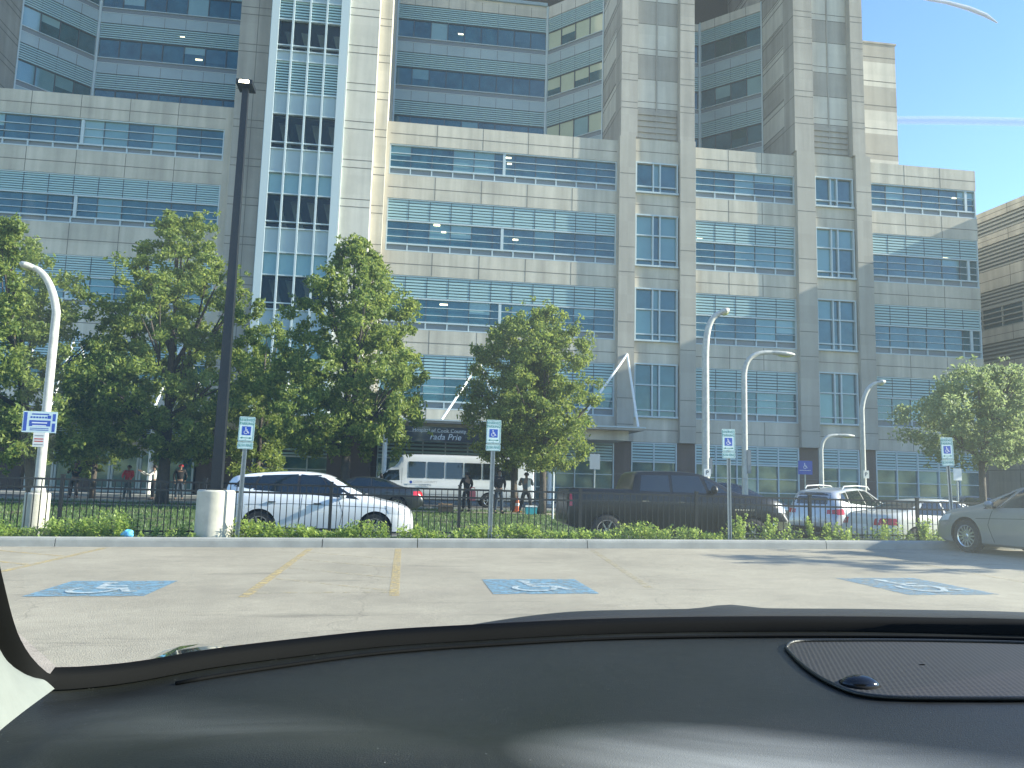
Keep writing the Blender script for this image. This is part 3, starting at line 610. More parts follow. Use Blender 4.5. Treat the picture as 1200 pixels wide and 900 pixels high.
# ------------------------------------------------------------------ trees
def leaves(b,mt,pts,size,rg,per):
    for (c,rad) in pts:
        for _ in range(per):
            while True:
                v=Vector((rg.uniform(-1,1),rg.uniform(-1,1),rg.uniform(-1,1)))
                if v.length<1: break
            v=v*(.45+.55*rg.random()); p=Vector(c)+Vector((v.x*rad,v.y*rad,v.z*rad*.8))
            n=Vector((rg.gauss(0,1),rg.gauss(0,1),rg.gauss(0,.8)+.12)).normalized(); a=n.orthogonal().normalized(); a.rotate(Matrix.Rotation(rg.uniform(0,6.28),3,n)); c2=n.cross(a)
            s=size*rg.uniform(.6,1.3); i=len(b.v)
            b.v+= [p-a*s*.5,p+c2*s*.27+n*s*.06,p+a*s*.55-n*s*.10,p-c2*s*.27+n*s*.06]; b.f.append([i,i+1,i+2,i+3]); b.m.append(b.mi(mt))
def tree(name,label,x,y,H,prof,rmax,ncl,per,seed,mt='leaf',size=.19,trunk_r=.16,lean=(0,0),clear=.22,forks=7,group='trees in front of the hospital',cr=(.33,.64),flat=.8):
    """prof: [(height fraction, radius fraction)] outline of the crown"""
    rg=random.Random(seed); z0=gz(x,y)-.05; root=thing(name,label,'tree',(x,y,z0),group=group)
    def rad(h):
        for (h0,r0),(h1,r1) in zip(prof[:-1],prof[1:]):
            if h0<=h<=h1: return rmax*(r0+(r1-r0)*(h-h0)/(h1-h0))
        return 0
    t=MB(); cls=[]
    hmin,hmax=prof[0][0],prof[-1][0]
    lob=[rg.uniform(0,6.28) for _ in range(4)]
    while len(cls)<ncl:
        h=rg.uniform(hmin,hmax); a=rg.uniform(0,2*PI); r0=rad(h)*(1+.17*math.sin(3*a+lob[0]+h*7)+.15*math.sin(5*a+lob[1]-h*13)+.12*math.sin(21*h+lob[2]))
        if rg.random()>max(.3,r0/rmax): continue
        q=rg.random()**.48; r_=r0*q
        cls.append((Vector((lean[0]*h+r_*math.cos(a),lean[1]*h+r_*math.sin(a),H*h)),rg.uniform(*cr)*(.75+.25*r0/rmax)))
    # trunk and limbs that reach clumps
    base=[Vector((0,0,0)),Vector((lean[0]*clear*.5,0,H*clear*.55)),Vector((lean[0]*clear,lean[1]*clear,H*clear))]
    t.tube(base,[trunk_r*1.25,trunk_r,trunk_r*.9],'bark',10)
    top=Vector((lean[0]*.85,lean[1]*.85,H*.86*hmax)); mid=base[2].lerp(top,.5)+Vector((rg.uniform(-.2,.2),rg.uniform(-.2,.2),0))
    t.tube([base[2],mid,top],[trunk_r*.85,trunk_r*.5,.03],'bark',8)
    for k in range(forks):
        tgt=min(cls,key=lambda c:abs(c[0].z/H-(hmin+(hmax-hmin)*(k+.5)/forks))+rg.random()*.25)[0]
        st_=base[2].lerp(top,max(0,(tgt.z-H*clear)/(H*(1-clear))*.55-.02)); m1=st_.lerp(tgt,.5)+Vector((0,0,-.05*H*rg.random()))
        t.tube([st_,m1,tgt],[trunk_r*.5,trunk_r*.3,.02],'bark',6)
        for q in range(4):
            tg=min(cls,key=lambda c:(c[0]-tgt).length+rg.random()*2.2)[0]; t.tube([m1,m1.lerp(tg,.5)+Vector((0,0,.1)),tg],[trunk_r*.22,trunk_r*.13,.012],'bark',5)
    o=t.build('trunk',root,smooth=True,fix=False)
    for _ in range(int(ncl*.9)): pass
    c=MB(); leaves(c,mt,cls,size,rg,per)
    # stray sprigs outside the outline
    spr=[(cc+(cc-Vector((lean[0]*.5,lean[1]*.5,H*.6))).normalized()*rg.uniform(.3,.7),.22) for cc,_ in rg.sample(cls,ncl//5)]
    leaves(c,mt,spr,size,rg,12)
    c.build('crown',root,fix=False)
    return root
pear=[(.15,.45),(.24,.92),(.34,1),(.5,.95),(.66,.80),(.8,.66),(.9,.45),(1,.14)]
def tspot(px,Y): return atY(px,580,Y).x
Yt=36.0
def toph(py,px,Y): return atY(px,py,Y).z-.1
tree('street_tree','tallest full green tree in front of the left entrance, crown wider than the other trees',tspot(190,Yt),Yt,toph(250,190,Yt),pear,3.75,520,92,11,trunk_r=.24,forks=14,size=.18)
tree('street_tree','green tree at the left edge of the view, behind the bent white lamp',tspot(40,34),34,toph(262,20,34),pear,3.6,460,92,12,size=.18,trunk_r=.2,lean=(-2.2,0),forks=9)
tree('street_tree','small dark tree directly behind the tall black lamp post',tspot(300,42),42,toph(370,290,42),[(.12,.5),(.3,.9),(.5,1),(.75,.8),(.92,.45),(1,.15)],2.3,170,80,13,trunk_r=.14,size=.18)
tree('street_tree','pointed green tree above the front of the white suv',tspot(403,Yt-2),Yt-2,toph(282,400,Yt-2),[(.20,.35),(.26,.85),(.33,.95),(.5,.88),(.66,.78),(.8,.56),(.9,.34),(1,.12)],3.7,500,92,14,trunk_r=.2,forks=14,size=.18)
tree('street_tree','round dense tree behind the second parking sign, left trunk of the pair',tspot(603,Yt),Yt,toph(368,590,Yt),[(.22,.5),(.30,.9),(.45,1),(.7,.9),(.88,.6),(1,.2)],2.2,260,92,15,trunk_r=.15,forks=9,lean=(-.3,0),size=.16)
tree('street_tree','dense tree between the pair\'s left trunk and the black pickup cab',tspot(636,34),34,toph(362,640,34),[(.24,.5),(.32,.85),(.45,1),(.68,.95),(.87,.68),(1,.25)],2.15,260,92,16,trunk_r=.15,forks=9,size=.16)
tree('honey_locust','pale airy spreading tree at the right edge above the parked grey sedan',tspot(1152,27),27,toph(424,1150,27),[(.42,.35),(.5,.8),(.62,1),(.78,.9),(.92,.6),(1,.25)],2.75,190,95,17,mt='leaf_pale',size=.15,trunk_r=.12,clear=.4,group=None,cr=(.35,.65))
tree('low_tree','low dark tree behind the bent white lamp at the left',tspot(108,41),41,toph(395,108,41),[(.15,.5),(.3,.9),(.5,1),(.8,.75),(1,.2)],1.8,120,80,18,trunk_r=.13,group=None,size=.17)
tree('lot_tree','tree standing in the parking lot to the right, beyond the picture edge',21.0,12.3,6.8,[(.34,.5),(.45,.95),(.6,1),(.8,.8),(1,.25)],3.0,90,60,19,trunk_r=.14,group=None,clear=.34)

# reflection_trees: unseen tree row added to darken the reflections in the hospital glass
rg=random.Random(77); b=MB(); pts=[]
for k in range(420): x=rg.uniform(-95,110); pts.append((Vector((x,-48+rg.uniform(-5,5),rg.uniform(1,10+3*math.sin(x*.13)))),rg.uniform(1.2,2.4)))
leaves(b,'leaf',pts,1.1,rg,26); tag(b.build('reflection_trees',fix=False),'unseen row of trees added behind the parking lot to darken glass reflections','trees',kind='stuff')

# white tubes shaped as windshield reflection streaks, placed in the sky
def reflection_mat(name,al):
    m=mat(name,(.9,.9,.92),1,0,0); nt=m.node_tree; t=nt.nodes.new('ShaderNodeBsdfTransparent'); lw=nt.nodes.new('ShaderNodeLayerWeight'); lw.inputs[0].default_value=.5; mr=nt.nodes.new('ShaderNodeMapRange'); mr.inputs[1].default_value=.1; mr.inputs[2].default_value=.9; mr.inputs[3].default_value=al; mr.inputs[4].default_value=0; nt.links.new(lw.outputs['Facing'],mr.inputs[0]); mx=nt.nodes.new('ShaderNodeMixShader'); nt.links.new(mr.outputs[0],mx.inputs[0]); nt.links.new(t.outputs[0],mx.inputs[1]); nt.links.new(nt.nodes['Principled BSDF'].outputs[0],mx.inputs[2]); nt.links.new(mx.outputs[0],nt.nodes['Material Output'].inputs['Surface'])
reflection_mat('reflection_white',.75); reflection_mat('reflection_faint',.34)
def reflection_tube(pts,rs,mt,label):
    P=[atY(x,y,1500) for x,y in pts]; b=MB(); b.tube(P,rs,mt,20,cap=False); tag(b.build('reflection_streak',None,P[0],smooth=True),label,'reflection_streak')
reflection_tube([(1060,-8),(1085,-1),(1110,3),(1135,10),(1155,18),(1169,27)],[2,3.5,4.5,5.5,5,1.5],'reflection_white','short bright curved windshield reflection at the top of the sky, right of the towers')
reflection_tube([(1040,141),(1100,141),(1160,142),(1230,144)],[9,10,10,10],'reflection_faint','faint wide level windshield reflection in the sky above the parking garage')
# ------------------------------------------------------------------ kerbside weeds and lawn
def weeds(name,x0,x1,dens,h,seed,ya=CURB+.34,yb=CURB+1.0,mt='weed',label='bright green leafy weeds growing along the kerb',holes=()):
    rg=random.Random(seed); b=MB(); n=int((x1-x0)*dens)
    for _ in range(n):
        x=rg.uniform(x0,x1)
        if any(a<x<c for a,c in holes): continue
        y=rg.uniform(ya,yb); z=gz(x,y); hh=h*rg.uniform(.45,1.15)*(1+.35*math.sin(x*2.1+seed)+.2*math.sin(x*5.3))
        lean=Vector((rg.gauss(0,.16),rg.gauss(0,.16),1)).normalized(); m=int(12+14*hh/h)
        for k in range(m):
            t=(k+rg.random())/m; p=Vector((x,y,z))+lean*hh*t+Vector((rg.gauss(0,.035),rg.gauss(0,.035),0))
            d=Vector((rg.gauss(0,1),rg.gauss(0,1),rg.uniform(.1,1.1))).normalized(); s_=d.cross(Vector((0,0,1)))
            if s_.length<.01: continue
            s_=s_.normalized(); L=rg.uniform(.05,.095); i=len(b.v); b.v+=[p,p+d*L*.5+s_*L*.28,p+d*L,p+d*L*.5-s_*L*.28]; b.f.append([i,i+1,i+2,i+3]); b.m.append(b.mi(mt))
    tag(b.build(name,fix=False),label,'weeds',kind='stuff')
hx=lambda px:atY(px,620,CURB+.6).x
weeds('weeds',hx(-40),hx(155),60,.34,1); weeds('weeds',hx(278),hx(455),62,.27,2,label='green weeds along the kerb in front of the white suv')
weeds('weeds',hx(468),hx(850),54,.24,3,label='green weeds along the kerb below the black pickup'); weeds('weeds',hx(850),hx(1110),20,.26,4,label='sparse weeds along the kerb at the right end of the fence')
weeds('weeds',hx(155),hx(278),12,.14,5,label='thin weeds around the concrete lamp base')
def tall_plant(px,h,seed,label):
    rg=random.Random(seed); x=hx(px); y=CURB+.7; z=gz(x,y); root=thing('weed_plant',label,'plant',(x,y,z),group='taller weeds by the fence'); st=MB(); lf=MB()
    for k in range(7):
        a=rg.uniform(0,6.28); tip=Vector((math.cos(a)*.22*rg.random(),math.sin(a)*.12,h*rg.uniform(.6,1))); st.tube([(0,0,0),tip*.5+Vector((0,0,.03)),tip],[.006,.004,.003],'grass_blade',4)
        leaves(lf,'weed',[(tip*t,.06) for t in (.4,.55,.7,.85,1)],.06,rg,9)
    st.build('stem',root,fix=False); lf.build('foliage',root,fix=False)
for i,(px,h,l) in enumerate([(868,.62,'leafy weed right of the third parking sign'),(905,.55,'leafy weed in front of the pickup headlight'),(952,.5,'leafy weed behind the fence post left of the silver suv'),(978,.45,'bright leafy weed in front of the silver suv'),(1088,.5,'leafy weed beside the fourth parking sign'),(98,.42,'tallest weed right of the bent lamp base')]): tall_plant(px,h,40+i,l)
rg=random.Random(99); b_=MB()
for _ in range(42000):
    Y=24.7+12.3*rg.random()**1.1 if rg.random()<.75 else rg.uniform(18.4,24.6); x=rg.uniform(-22,24)
    if Y<24.6 and x>-5.3: continue
    if 33.5<Y<35.3: continue
    z=gz(x,Y); h=rg.uniform(.04,.13); a=rg.uniform(0,PI); w_=rg.uniform(.012,.03); d=Vector((math.cos(a)*w_,math.sin(a)*w_,0)); p=Vector((x,Y,z)); i=len(b_.v)
    b_.v+=[p-d,p+d,p+Vector((rg.gauss(0,.03),rg.gauss(0,.03),h))]; b_.f.append([i,i+1,i+2]); b_.m.append(b_.mi('grass_blade'))
tag(b_.build('grass',fix=False),'short green grass on the lawn behind the fence','grass',kind='stuff')
# ------------------------------------------------------------------ fence
FY=CURB+.95
posts=[-9.5]; 
ppx=[-120,70,238,387,538,680,816,949,1075,1190,1320]; pX=[atY(p,600,FY).x for p in ppx]
pX=[max(p,-14) for p in pX]
fz=lambda x: gz(x,FY)
FEN=thing('metal_fence','low black metal picket fence running behind the kerb','fence',(pX[0],FY,0))
fo=(pX[0],FY,0); FT_=1.30
for i,x in enumerate(pX):
    b=MB(); b.box(x-.032,x+.032,FY-.032,FY+.032,fz(x)-.1,FT_+.05,'fence_black'); b.box(x-.042,x+.042,FY-.042,FY+.042,FT_+.05,FT_+.075,'fence_black'); b.build('post',FEN,fo)
for x0,x1 in zip(pX[:-1],pX[1:]):
    for dz in (0,-.17):
        b=MB(); b.box(x0+.033,x1-.033,FY-.018,FY+.018,FT_-.045+dz,FT_-.005+dz,'fence_black'); b.build('rail',FEN,fo)
    b=MB(); g0,g1=fz(x0)+.09,fz(x1)+.09
    i=[b.P((x,y,z+dz)) for (x,z) in ((x0+.033,g0),(x1-.033,g1)) for y in (FY-.015,FY+.015) for dz in (0,.035)]
    for q in ((0,1,3,2),(4,6,7,5),(0,4,5,1),(2,3,7,6),(1,5,7,3),(0,2,6,4)): b.f.append([i[k] for k in q]); b.m.append(b.mi('fence_black'))
    b.build('rail',FEN,fo)
    b=MB(); n=round((x1-x0)/.128)
    for k in range(1,n): x=x0+(x1-x0)*k/n; b.box(x-.0085,x+.0085,FY-.0085,FY+.0085,fz(x)+.03,FT_-.008,'fence_black')
    b.build('picket_panel',FEN,fo)
# ------------------------------------------------------------------ reserved parking signs
def parking_sign(px,ytop,ybase,label,tilt=0,sc=1.0):
    Y=CURB+.42; B=atY(px,ybase,Y); x=B.x; z0=gz(x,Y)-.02; zt=atY(px,ytop,Y).z; root=thing('parking_sign',label,'sign',(x,Y,z0),group='reserved parking signs along the kerb'); H=zt-z0
    root.rotation_euler=(0,R(tilt),0)
    b=MB(); b.box(-.028,.028,.01,.014,0,H-.02,'galv'); b.box(-.028,-.022,-.018,.01,0,H-.02,'galv'); b.box(.022,.028,-.018,.01,0,H-.02,'galv'); b.box(-.045,-.028,-.02,-.016,0,H-.02,'galv'); b.box(.028,.045,-.02,-.016,0,H-.02,'galv'); b.build('post',root)
    W=.155*sc; h=.50*sc; y=-.026
    def plate(z0,z1,name):
        b=MB(); r=.02; pts=[]
        for cx,cz,a in ((W-r,z1-r,0),(-W+r,z1-r,90),(-W+r,z0+r,180),(W-r,z0+r,270)):
            for q in (0,30,60,90): pts.append((cx+r*math.cos(R(a+q)),cz+r*math.sin(R(a+q))))
        b.prism(pts,y-.002,y,'sign_white')
        for za,zb,xa,xb in ((z0+.012,z0+.019,-W+.02,W-.02),(z1-.019,z1-.012,-W+.02,W-.02),(z0+.019,z1-.019,-W+.012,-W+.019),(z0+.019,z1-.019,W-.019,W-.012)): b.box(xa,xb,y-.0042,y-.0021,za,zb,'sign_green')
        for zz in (z0+.035,z1-.035):
            if z1-z0>.3: b.lathe([(.008,-.006),(.008,0)],(0,y-.002,zz),'galv',8,'y')
        return b.build(name,root)
    s=plate(H-h,H,'sign_panel'); s2_=plate(H-h-.155*sc,H-h-.012,'fine_plate')
    text_obj('RESERVED',.078*sc,'sign_green',s,(0,y-.0025,H-.068*sc),sx=.85); text_obj('PARKING',.078*sc,'sign_green',s,(0,y-.0025,H-.142*sc),sx=.85); text_obj('$250 FINE',.085*sc,'sign_green',s2_,(0,y-.0025,H-h-.083*sc),sx=.72)
    b=MB(); q=.088*sc; cz=H-.285*sc; b.box(-q,q,y-.004,y-.0021,cz-q,cz+q,'sign_blue')
    for i,p in enumerate(isa_polys()): b.face([(-q+2*q*(.06+.88*u),y-.0046-.00003*i,cz-q+2*q*(.05+.9*v)) for u,v in p],'white_text')
    zz=H-.43*sc; b.box(-.075*sc,.075*sc,y-.004,y-.0021,zz-.006,zz+.006,'sign_green'); b.face([(-.115*sc,y-.004,zz),(-.07*sc,y-.004,zz-.022),(-.07*sc,y-.004,zz+.022)],'sign_green'); b.face([(.115*sc,y-.004,zz),(.07*sc,y-.004,zz+.022),(.07*sc,y-.004,zz-.022)],'sign_green')
    b.build('symbol',s,fix=False)
parking_sign(278,488,626,'reserved parking sign beside the concrete lamp base, in front of the white suv',1.2)
parking_sign(574,492,627,'reserved parking sign in front of the white bus and round tree',.3)
parking_sign(855,503,630,'reserved parking sign in front of the black pickup windshield',-.6,.98)
parking_sign(1117,513,631,'reserved parking sign at the right end beside the parked grey sedan',-2.2,.98)
# ------------------------------------------------------------------ lamps
def arc_pts(pts,n=10):
    out=[]
    for k in range(n+1):
        t=k/n; q=[Vector(p) for p in pts]
        while len(q)>1: q=[a.lerp(b,t) for a,b in zip(q[:-1],q[1:])]
        out.append(q[0])
    return out
# tall black light pole on a concrete base
Y=CURB+.72; B=atY(250,626,Y); x=B.x; z0=gz(x,Y)-.05; zt=atY(283,103,Y).z
L=thing('light_pole','very tall black square light pole on a round concrete base','lamp post',(x,Y,z0))
b=MB(); r_=.37; hb=atY(250,574,Y).z-z0; b.lathe([(r_,0),(r_,hb-.03),(r_-.03,hb)],(0,0,0),'concrete',40); shade_auto(b.build('concrete_base',L,smooth=True),30)
b=MB(); H=zt-z0
for (a,z_a,c,z_c) in ((.105,hb,.062,H),):
    i=[b.P((sx*q,sy*q,z)) for z,q in ((z_a,a),(z_c,c)) for sx,sy in ((-1,-1),(1,-1),(1,1),(-1,1))]
    for k in range(4): b.f.append([i[k],i[(k+1)%4],i[4+(k+1)%4],i[4+k]]); b.m.append(b.mi('pole_dark'))
b.box(-.17,.17,-.17,.17,hb,hb+.03,'pole_dark'); b.build('pole',L)
b=MB(); b.box(-.17,.17,-.22,.22,H,H+.10,'pole_dark'); lh=b.build('lamp_head',L); b=MB(); b.box(-.10,.10,-.226,-.221,H+.015,H+.075,'lamp_glint'); b.build('lens',lh)  # added glowing panel, stands in for the sun glint on the head
def street_lamp(label,px,Y,ybend,curve,rad,label_group='white curved street lamps',baseh=0,sign=None,lens=True,box=None,mt='pole_white'):
    """curve: pixel points of the arm after the bend, surveyed on plane Y"""
    P=[atY(*c,Y) for c in curve]; x=atY(px[0],px[1],Y).x; z0=gz(x,Y)-.03 if Y<37 else .2
    root=thing('street_lamp',label,'street lamp',(x,Y,z0),group=label_group); o=Vector((x,Y,z0))
    b=MB(); zb=atY(px[0],ybend,Y).z-z0; arm=arc_pts([(0,0,zb)]+[(p.x-x,0,p.z-z0) for p in P[:-1]],10)
    b.tube([(0,0,baseh),(0,0,zb*.5),(0,0,zb)]+arm[1:],[rad*1.15,rad*1.05,rad]+[rad*(1-.25*k/10) for k in range(1,11)],mt,14); shade_auto(b.build('pole',root,smooth=True),50)
    b=MB(); e=arm[-1]; h=P[-1]-o; h.y=0; d=(h-e); n=d.normalized(); up=Vector((-n.z,0,n.x)); up=up if up.z>0 else -up
    sec=[(-.02,rad*.8,rad*.6),(.15,rad*1.35,rad*.8),(.55,rad*1.7,rad*.95),(.85,rad*1.5,rad*.8),(1,rad*.7,rad*.35)]; rows=[]
    for t,wy,hz in sec: rows.append([e+d*t+Vector((0,wy*math.cos(a),0))+up*hz*math.sin(a) for a in [2*PI*k/12 for k in range(12)]])
    for r0,r1 in zip(rows[:-1],rows[1:]):
        for k in range(12): b.face([r0[k],r0[(k+1)%12],r1[(k+1)%12],r1[k]],mt)
    b.face(rows[-1],mt); hd=b.build('lamp_head',root); shade_auto(hd,60)
    if lens:
        b=MB(); c=e+d*.55-up*rad*.95; b.grid([[c+n*(u*d.length*.28)+Vector((0,v*rad*1.1,0))-up*rad*.35*(1-u*u)*(1-v*v) for v in (-1,-.5,0,.5,1)] for u in (-1,-.6,-.2,.2,.6,1)],'lens_yellow'); b.build('lens',hd,smooth=True)
    if baseh: b=MB(); b.lathe([(.25,0),(.25,baseh-.03),(.23,baseh)],(0,0,0),'concrete',28); shade_auto(b.build('concrete_base',root,smooth=True),30); b=MB(); b.lathe([(rad*1.7,baseh),(rad*1.6,baseh+.08),(rad*1.2,baseh+.13)],(0,0,0),mt,16); b.build('base_collar',root,smooth=True)
    return root,o
l1,o1=street_lamp('bent white street lamp with blue sign at the left, on a concrete base',(45,575),18.6,365,[(63,335),(52,318),(40,314),(24,309)],.088,baseh=1.05)
l2,o2=street_lamp('white street lamp curving right above the black pickup windshield',(827,560),24.8,420,[(827,385),(832,372),(843,367),(854,363)],.115)
l3,o3=street_lamp('white street lamp with long flat arm and yellow lens, right of the pickup lamp',(873,560),27.5,440,[(873,418),(884,412),(905,413),(931,416)],.10)
l4,o4=street_lamp('thin white street lamp behind the silver suv with short curved arm',(1012,560),33,480,[(1012,458),(1020,451),(1027,449),(1037,447)],.11)
l5,o5=street_lamp('shortest white street lamp with flat arm, behind the silver suv roof',(963,560),38.5,528,[(963,512),(970,510),(982,510),(1001,511)],.10)
def on_pole(root,o,px,py,w_,h_,Y,fill,name,label=None,dy=.12,draw=None):
    c=atY(px,py,Y); x,z=c.x-o.x,c.z-o.z; b=MB(); b.box(x-w_/2,x+w_/2,-dy-.006,-dy,z-h_/2,z+h_/2,fill); 
    ob=b.build(name,root)
    if label: ob['label']=label
    if draw: b=MB(); draw(b,x,-dy-.006,z,w_,h_); b.build('printing',ob,fix=False)
    return ob,x,-dy-.006,z
def blue_print(b,x,y,z,w_,h_):
    q=lambda u0,u1,v0,v1,m:b.box(x+w_*(u0-.5),x+w_*(u1-.5),y-.002,y-.0003,z+h_*(v0-.5),z+h_*(v1-.5),m)
    q(.03,.13,.07,.95,'sign_blue'); q(.87,.96,.05,.45,'sign_blue'); q(.87,.96,.55,.9,'sign_blue'); q(.2,.82,.30,.58,'sign_blue'); q(.26,.76,.84,.90,'sign_blue')
    for k in range(6): q(.22+k*.085,.28+k*.085,.68,.76,'sign_blue')
    q(.72,.82,.66,.82,'sign_blue')
    for v in (.10,.18): q(.24,.78,v,v+.035,'sign_blue')
    b.box(x-w_*.22,x+w_*.22,y-.0032,y-.0022,z-.03,z-.005,'white_text'); b.box(x-w_*.2,x+w_*.2,y-.0032,y-.0022,z-.09,z-.07,'white_text')
Yl=18.6
on_pole(l1,o1,49.5,495,.70,.46,Yl,'sign_white','sign_panel','white sign with blue bars',draw=blue_print)
def red_print(b,x,y,z,w_,h_):
    for k,v in enumerate((.78,.55,.38,.16)): b.box(x-w_*.38,x+w_*.38,y-.002,y-.0003,z+h_*(v-.5)-.012,z+h_*(v-.5)+.012,'sign_red' if k in(1,2) else 'sign_back')
on_pole(l1,o1,48.5,515.5,.24,.31,Yl,'white_paint','sign_panel','small white notice with red lines',draw=red_print)
ob,x,y,z=on_pole(l2,o2,827,554,.22,.25,24.8,'white_paint','sign_panel','small white plate with a black letter P',dy=.14); text_obj('P',.2,'black_text',ob,(x,y-.002,z))
b=MB(); c=atY(830.5,546,24.8); b.box(c.x-o2.x-.05,c.x-o2.x+.09,-.1,.1,c.z-o2.z-.25,c.z-o2.z+.25,'alu_grey'); b.build('control_box',l2)
b=MB(); c=atY(875.5,541,27.5); b.box(c.x-o3.x-.04,c.x-o3.x+.10,-.12,.1,c.z-o3.z-.42,c.z-o3.z+.42,'alu_grey'); b.build('control_box',l3)
ob,x,y,z=on_pole(l4,o4,1013,556,.26,.34,33,'white_paint','sign_panel','small white plate with a black letter P',dy=.14); text_obj('P',.24,'black_text',ob,(x,y-.002,z))
# plain post signs further back
def post_sign(label,px,y0,y1,w_,Y,mt,back=False,pm='galv',word=None):
    P=atY(px,y0,Y); Q=atY(px,y1,Y); x=P.x; zg=gz(x,Y) if Y<37 else .2; root=thing('post_sign',label,'sign',(x,Y,zg)); b=MB(); b.tube([(0,0,0),(0,0,P.z-zg)],.03,pm,8); b.build('post',root)
    b=MB(); b.box(-w_/2,w_/2,-.036,-.031,Q.z-zg,P.z-zg,mt); s=b.build('sign_panel',root)
    if word=='isa':
        b=MB(); h=P.z-Q.z
        for i,p in enumerate(isa_polys()): b.face([(-.13+.26*u,-.037-.0001*i,P.z-zg-h*.62+.26*v) for u,v in p],'white_text')
        b.box(-w_*.4,w_*.4,-.038,-.0362,P.z-zg-h*.72,P.z-zg-h*.69,'white_text'); b.build('printing',s,fix=False)
post_sign('blue sign on a thin post behind the silver suv',943,540,556,.6,30,'sign_blue',word='isa'); post_sign('grey back of a small sign on a thin post left of the pickup cab',697,532,550,.42,31,'sign_back')
post_sign('white sign seen beside the second trunk of the round trees',649,553,556,.05,31,'white_paint',pm='white_paint'); post_sign('small white sign near the right tree trunk',1121,549,563,.3,24.5,'white_paint')
# sliver post near left tree
# ------------------------------------------------------------------ blue plastic bag on kerb
x=hx(155); y=CURB+.36; rg=random.Random(5); b=MB(); rows=[]
for i in range(9):
    th=PI*i/8; rows.append([(.115*math.sin(th)*math.cos(a)*(1+.25*math.sin(3*a+i)),.07*math.sin(th)*math.sin(a)*(1+.2*math.sin(4*a)),.075-.085*math.cos(th)*(1+.15*math.sin(2*a))) for a in [2*PI*k/16 for k in range(17)]])
b.grid(rows,'bag_blue'); o=b.build('plastic_bag',None,smooth=True); o.location=(x,y,gz(x,y)+.01); tag(o,'crumpled light blue plastic bag lying in the weeds at the kerb','bag')
